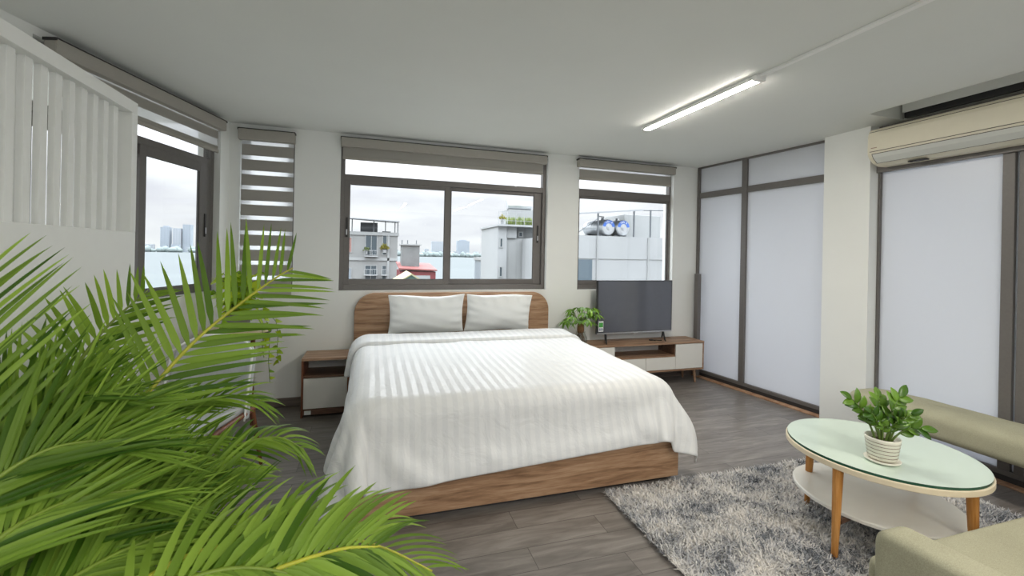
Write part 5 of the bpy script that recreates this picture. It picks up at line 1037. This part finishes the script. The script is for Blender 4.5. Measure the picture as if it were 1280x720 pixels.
bush('balcony_plant', 'small green plant on the grey house balcony left of the yellow one', (-.6, 49.75, 1.55), (.2, .15, .3), 'grass', 60)

t = thing('house', 'red roofed shed with a concrete block on top beside the grey house', 'building', (0, 40, 0))
B(2.35, 5.5, .5, 6, GZ, -.2).build('wall', 'red_wall', t)
m = MB(); m.add([(2.25, .3, .10), (5.6, .3, -.02), (5.6, 6, .42), (2.25, 6, .55), (2.25, .3, -.02), (5.6, .3, -.14), (5.6, 6, .30), (2.25, 6, .43)], [(0, 1, 2, 3), (4, 5, 6, 7), (0, 1, 5, 4), (1, 2, 6, 5), (2, 3, 7, 6), (3, 0, 4, 7)]); m.build('roof', 'red_roof', t)
m = MB(); m.box(2.6, 4.2, 2.2, 4.5, -.2, 2.15); m.build('concrete_block', 'conc_dark', t); m = MB(); m.box(2.45, 4.35, 2.05, 4.6, 2.15, 2.27); m.build('block_cap', 'render_g', t)
m = MB()
for x_ in (2.6, 3.1, 3.9): m.box(x_-.04, x_+.04, 2.3, 2.4, 2.27, 2.62)
m.build('rebar', 'metal_post', t)
B(3.4, 5.0, .44, .5, -.95, -.55).build('window_band', 'render_w', t)
t = thing('house', 'low house with a pale yellow gable roof in front of the red shed', 'building', (0, 33, 0))
B(1.3, 4.15, 0, 5, GZ, -1.1).build('wall', 'green_trim', t)
MB().prism([(1.1, -1.12), (1.1, -1.04), (2.72, -.02), (4.35, -1.04), (4.35, -1.12), (2.72, -.12)], -.3, 5).build('roof', 'yel_roof', t)
MB().prism([(1.2, -1.10), (2.72, -.14), (4.25, -1.10)], 0, .05).build('gable', 'green_trim', t)

# white tower house with roof plants, right pane
t = thing('house', 'white and grey tall house with a planted roof terrace in the right pane', 'building', (0, 30, 0))
B(8.35, 9.0, 0, 5, GZ, 3.45).build('wall', 'render_w', t); B(9.0, 12.6, .25, 5, GZ, 2.65).build('side_wall', 'render_g', t)
B(9.0, 12.6, .5, 5, 2.65, 3.45).build('upper_wall', 'conc_dark', t); B(9.05, 9.75, .1, .5, 2.66, 3.42).build('wall_panel', 'render_w', t)
B(8.25, 11.0, -.35, 5, 3.45, 3.58).build('terrace_slab', 'render_w', t); facade_window(t, 8.45, 8.72, 1.95, 2.65, 0, bars=0); facade_window(t, 8.45, 8.74, -.1, .65, 0, bars=0)
facade_window(t, 10.0, 10.35, 2.75, 3.15, .5, bars=0)
m = MB()
for k in range(8): x_ = 8.3+k*.62; m.box(x_-.018, x_+.018, -.32, -.28, 3.58, 4.45)
for z_ in (3.85, 4.15, 4.45): m.box(8.3, 12.64, -.31, -.29, z_-.015, z_+.015)
m.build('railing', 'render_w', t)
B(9.9, 13, 2.5, 4.5, 3.58, 4.95).build('rooftop_room', 'render_g', t)
m = MB(); m.tube([(9.85, 3.0, 5.3), (11.8, 3.0, 5.3)], .36, 18); o = m.build('water_tank', 'steel', loc=(0, 30, 0)); tag(o, 'shiny water tank on top of the planted white house', 'water tank')
m = MB(); m.box(10.0, 11.7, 2.75, 3.25, 4.95, 4.98); m.build('tank_base', 'metal_post', o)
m = MB()
for k in range(420):
    x_ = rs.uniform(9.1, 12.2); h = rs.uniform(.25, .7); m.leaf((x_, rs.uniform(-.2, .6), 3.58), (rs.gauss(0, .35), rs.gauss(0, .3), 1), (0, -1, .3), h, .09, prof_oval, curl=.2, seg=4, rnd=rs.random())
o = m.build('terrace_plants', 'grass', loc=(0, 30, 0)); tag(o, 'light green grass growing along the roof terrace edge', 'plants', kind='stuff')
bush('terrace_plant', 'small brownish plant in a pot at the corner of the roof terrace', (8.6, 29.9, 3.95), (.2, .15, .2), 'yellow_plant', 60, sz=.16)
t = thing('house', 'small blue grey house with windows left of the white tall house', 'building', (0, 36, 0))
B(8.75, 9.95, 0, 3, GZ, .95).build('wall', 'pane_far', t); B(8.65, 10.0, -.1, 3, .95, 1.2).build('roof', 'render_g', t)
for x_ in (8.85, 9.42): facade_window(t, x_, x_+.42, -1.3, -.3, 0); facade_window(t, x_, x_+.42, .25, .9, 0, bars=0)

# white building behind the television window with two steel tanks
t = thing('house', 'white flat roofed building behind the television window', 'building', (0, 22, 0))
B(10.15, 22, 0, 8, GZ, 2.62).build('wall', 'render_w', t)
m = MB(); m.box(10.15, 22, -.03, 0, 1.35, 1.40); m.box(15.0, 15.12, -.05, 0, GZ, 2.62); m.box(11.75, 11.81, -.08, -.02, GZ, 2.62); m.build('wall_strip', 'render_g', t)
B(10.4, 11.5, -.03, 0, -1.6, 1.30).build('door', 'blue_door', t)
o = B(15.3, 18, 3, 6, 2.62, 4.2).build('roof_box', 'render_g', loc=(0, 22, 0), bevel=.02); tag(o, 'pale grey rooftop cabin right of the two steel tanks', 'roof cabin')
t = thing('canopy_frame', 'thin grey steel canopy standing over the two steel tanks', 'canopy', (0, 22.3, 2.62))
m = MB(); m.add([(9.6, 0, 1.05), (14.9, 0, 1.55), (14.9, 3.4, 1.75), (9.6, 3.4, 1.25), (9.6, 0, 1.13), (14.9, 0, 1.63), (14.9, 3.4, 1.83), (9.6, 3.4, 1.33)], [(0, 1, 2, 3), (4, 5, 6, 7), (0, 1, 5, 4), (1, 2, 6, 5), (2, 3, 7, 6), (3, 0, 4, 7)]); m.build('sheet', 'canopy', t)
for x_, h in ((12.0, 1.28), (14.3, 1.5), (15.4, 1.62)): B(x_-.035, x_+.035, .0, .07, 0, h).build('post', 'metal_post', t)
m = MB(); m.tube([(14.9, .03, 1.58), (17.5, .03, 1.68)], .035, 6); m.tube([(12.0, .03, 1.1), (13.0, 1.2, 1.2)], .03, 6); m.tube([(10.6, .1, .02), (12.0, .03, 1.0)], .025, 6); m.build('beam', 'metal_post', t)
def lettering(txt, r, c, size, parent, mat):
    dg = bpy.context.evaluated_depsgraph_get(); m = MB(); n_ = len(txt)
    for k, ch in enumerate(txt):
        if ch == ' ': continue
        cu = bpy.data.curves.new('glyph', 'FONT'); cu.body = ch; cu.size = size; cu.align_x = 'CENTER'; cu.extrude = .002
        ob = bpy.data.objects.new('glyph', cu); me = bpy.data.meshes.new_from_object(ob)
        a_ = (k-(n_-1)/2)*-.30; R = Matrix.Rotation(a_, 3, 'Z')
        vs = []
        for v in me.vertices:
            p = R @ Vector((v.co.x, v.co.y+r, 0)); vs.append((c[0]+p.x, c[1]-v.co.z, c[2]+p.y))
        m.add(vs, [tuple(p.vertices) for p in me.polygons]); bpy.data.objects.remove(ob); bpy.data.curves.remove(cu); bpy.data.meshes.remove(me)
    return m.build('lettering', mat, parent)
for x_, lb in ((13.05, 'stainless steel water tank with blue lettered end, the left of two on the roof'), (14.02, 'stainless steel water tank with blue lettered end, the right of two on the roof')):
    t = thing('water_tank', lb, 'water tank', (x_, 23.0, 2.62+.56), .12, 'steel water tanks on the white roof')
    prof = [(.30, -.02), (.42, 0), (.455, .05)]
    for k in range(15): prof.append((.47-.008*(k % 2), .12+k*.13))
    prof += [(.44, 2.05), (.25, 2.12)]
    m = MB(); 
    vs_ = MB().lathe(prof, n=36); m.add([(x, z, -y) for x, y, z in vs_.v], vs_.f); m.build('drum', 'steel', t)
    m = MB()
    def ring(r0, r1, a0, a1, y, n_=40):
        for k in range(n_):
            p = [a0+(a1-a0)*k/n_, a0+(a1-a0)*(k+1)/n_]
            m.add([(r0*math.cos(p[0]), y, r0*math.sin(p[0])), (r1*math.cos(p[0]), y, r1*math.sin(p[0])), (r1*math.cos(p[1]), y, r1*math.sin(p[1])), (r0*math.cos(p[1]), y, r0*math.sin(p[1]))], [(0, 1, 2, 3)])
    ring(.235, .43, .12, PI-.12, -.028); b_ = m.build('blue_band', 'blue', t, solid=.004); b_['label'] = 'blue half ring with white letters'
    lettering('TÂN Á', .275, (0, -.034, 0), .17, b_, 'white_paint')
    m = MB(); m.cyl((0, -.02, 0), (0, -.06, 0), .17, .16, 24); m.cyl((0, -.06, 0), (0, -.085, 0), .10, .10, 20); m.build('hatch', 'steel', t)
    m = MB()
    for y_ in (.3, 1.8): m.box(-.42, .42, y_-.04, y_+.04, -.56, -.40); 
    m.build('cradle', 'metal_post', t); m = MB(); m.cyl((0, .6, .46), (0, .6, .60), .12, .10, 14); m.build('inlet', 'steel', t)

# ------------------------------------------------------------------ sky, camera, view
w = bpy.data.worlds.new('overcast sky'); SC.world = w; w.use_nodes = True; nt = w.node_tree; nt.nodes.clear()
ow = N(nt, 'ShaderNodeOutputWorld'); bg = N(nt, 'ShaderNodeBackground'); nt.links.new(bg.outputs[0], ow.inputs[0])
tc = N(nt, 'ShaderNodeTexCoord'); sp = N(nt, 'ShaderNodeSeparateXYZ'); nt.links.new(tc.outputs['Generated'], sp.inputs[0])
rp_ = nt.nodes.new('ShaderNodeValToRGB'); e = rp_.color_ramp.elements
SKY = [(.0, (.12, .12, .12)), (.485, (.2, .2, .2)), (.5, (.225, .227, .23)), (.56, (.238, .24, .248)), (.66, (.70, .715, .74)), (.80, (1.75, 1.8, 1.88)), (1.0, (2.4, 2.47, 2.58))]
SKS = 4.0
while len(e) < len(SKY): e.new(.5)
for k, (p, c) in enumerate(SKY): e[k].position = p; e[k].color = (c[0]/SKS, c[1]/SKS, c[2]/SKS, 1)
mr = N(nt, 'ShaderNodeMapRange'); mr.inputs[1].default_value = -1; mr.inputs[2].default_value = 1; nt.links.new(sp.outputs[2], mr.inputs[0]); nt.links.new(mr.outputs[0], rp_.inputs[0])
mp = N(nt, 'ShaderNodeMapping'); mp.inputs['Scale'].default_value = (1.6, 1.6, 7); nt.links.new(tc.outputs['Generated'], mp.inputs[0])
n = N(nt, 'ShaderNodeTexNoise', Scale=2.3, Detail=5, Roughness=.55); nt.links.new(mp.outputs[0], n.inputs['Vector'])
cl = ramp(nt, n.outputs[0], [(.34, (.78, .775, .83)), (.60, (1.0, 1.0, 1.0))])
mu = N(nt, 'ShaderNodeMixRGB', blend_type='MULTIPLY'); mu.inputs[0].default_value = 1; nt.links.new(rp_.outputs[0], mu.inputs[1]); nt.links.new(cl, mu.inputs[2])
nt.links.new(mu.outputs[0], bg.inputs[0]); bg.inputs[1].default_value = SKS*SKY_GAIN

def portal(W, x0, x1, z0, z1, y):
    l = bpy.data.lights.new('daylight_portal', 'AREA'); l.shape = 'RECTANGLE'; l.size = x1-x0; l.size_y = z1-z0; l.cycles.is_portal = True
    o = bpy.data.objects.new('daylight_portal', l); C.objects.link(o)
    o.matrix_world = Matrix.Translation(W['loc']) @ Matrix.Rotation(W['rz'], 4, 'Z') @ Matrix.Translation(((x0+x1)/2, y, (z0+z1)/2)) @ Matrix.Rotation(-PI/2, 4, 'X')
for W, h in ((BW, H_C), (BW, H_R), (BW, H_S), (LW, H_L)): portal(W, *h, .22)
portal(RF, 0, 1.66, 0, HC, .12); portal(RN, 0, 5.2, 0, 2.33, .12); portal(dict(loc=(0, -2.75, 0), rz=PI), -4.0, 3.2, .06, 2.58, .05)

cam = bpy.data.cameras.new('camera'); co_ = bpy.data.objects.new('camera', cam); C.objects.link(co_); SC.camera = co_
cam.sensor_width = 36; cam.lens = 36*557/1280; cam.shift_y = -42/1280; cam.clip_end = 9000; cam.clip_start = .02
co_.matrix_world = Matrix.Translation((0, 0, 1.5)) @ Matrix.Rotation(math.radians(-17.4), 4, 'Z') @ Matrix.Rotation(PI/2, 4, 'X') @ Matrix.Rotation(.02, 4, 'Z')
cam.dof.use_dof = True; cam.dof.focus_distance = 3.6; cam.dof.aperture_fstop = 4.5
SC.view_settings.view_transform = 'Standard'; SC.view_settings.look = 'None'; SC.view_settings.gamma = 1; SC.view_settings.use_curve_mapping = False
SC.view_settings.exposure = EXPO
cy = SC.cycles; cy.max_bounces = 10; cy.diffuse_bounces = 6; cy.glossy_bounces = 4; cy.transmission_bounces = 8; cy.transparent_max_bounces = 12; cy.caustics_reflective = False; cy.caustics_refractive = False
cy.use_denoising = True; cy.sample_clamp_indirect = 6
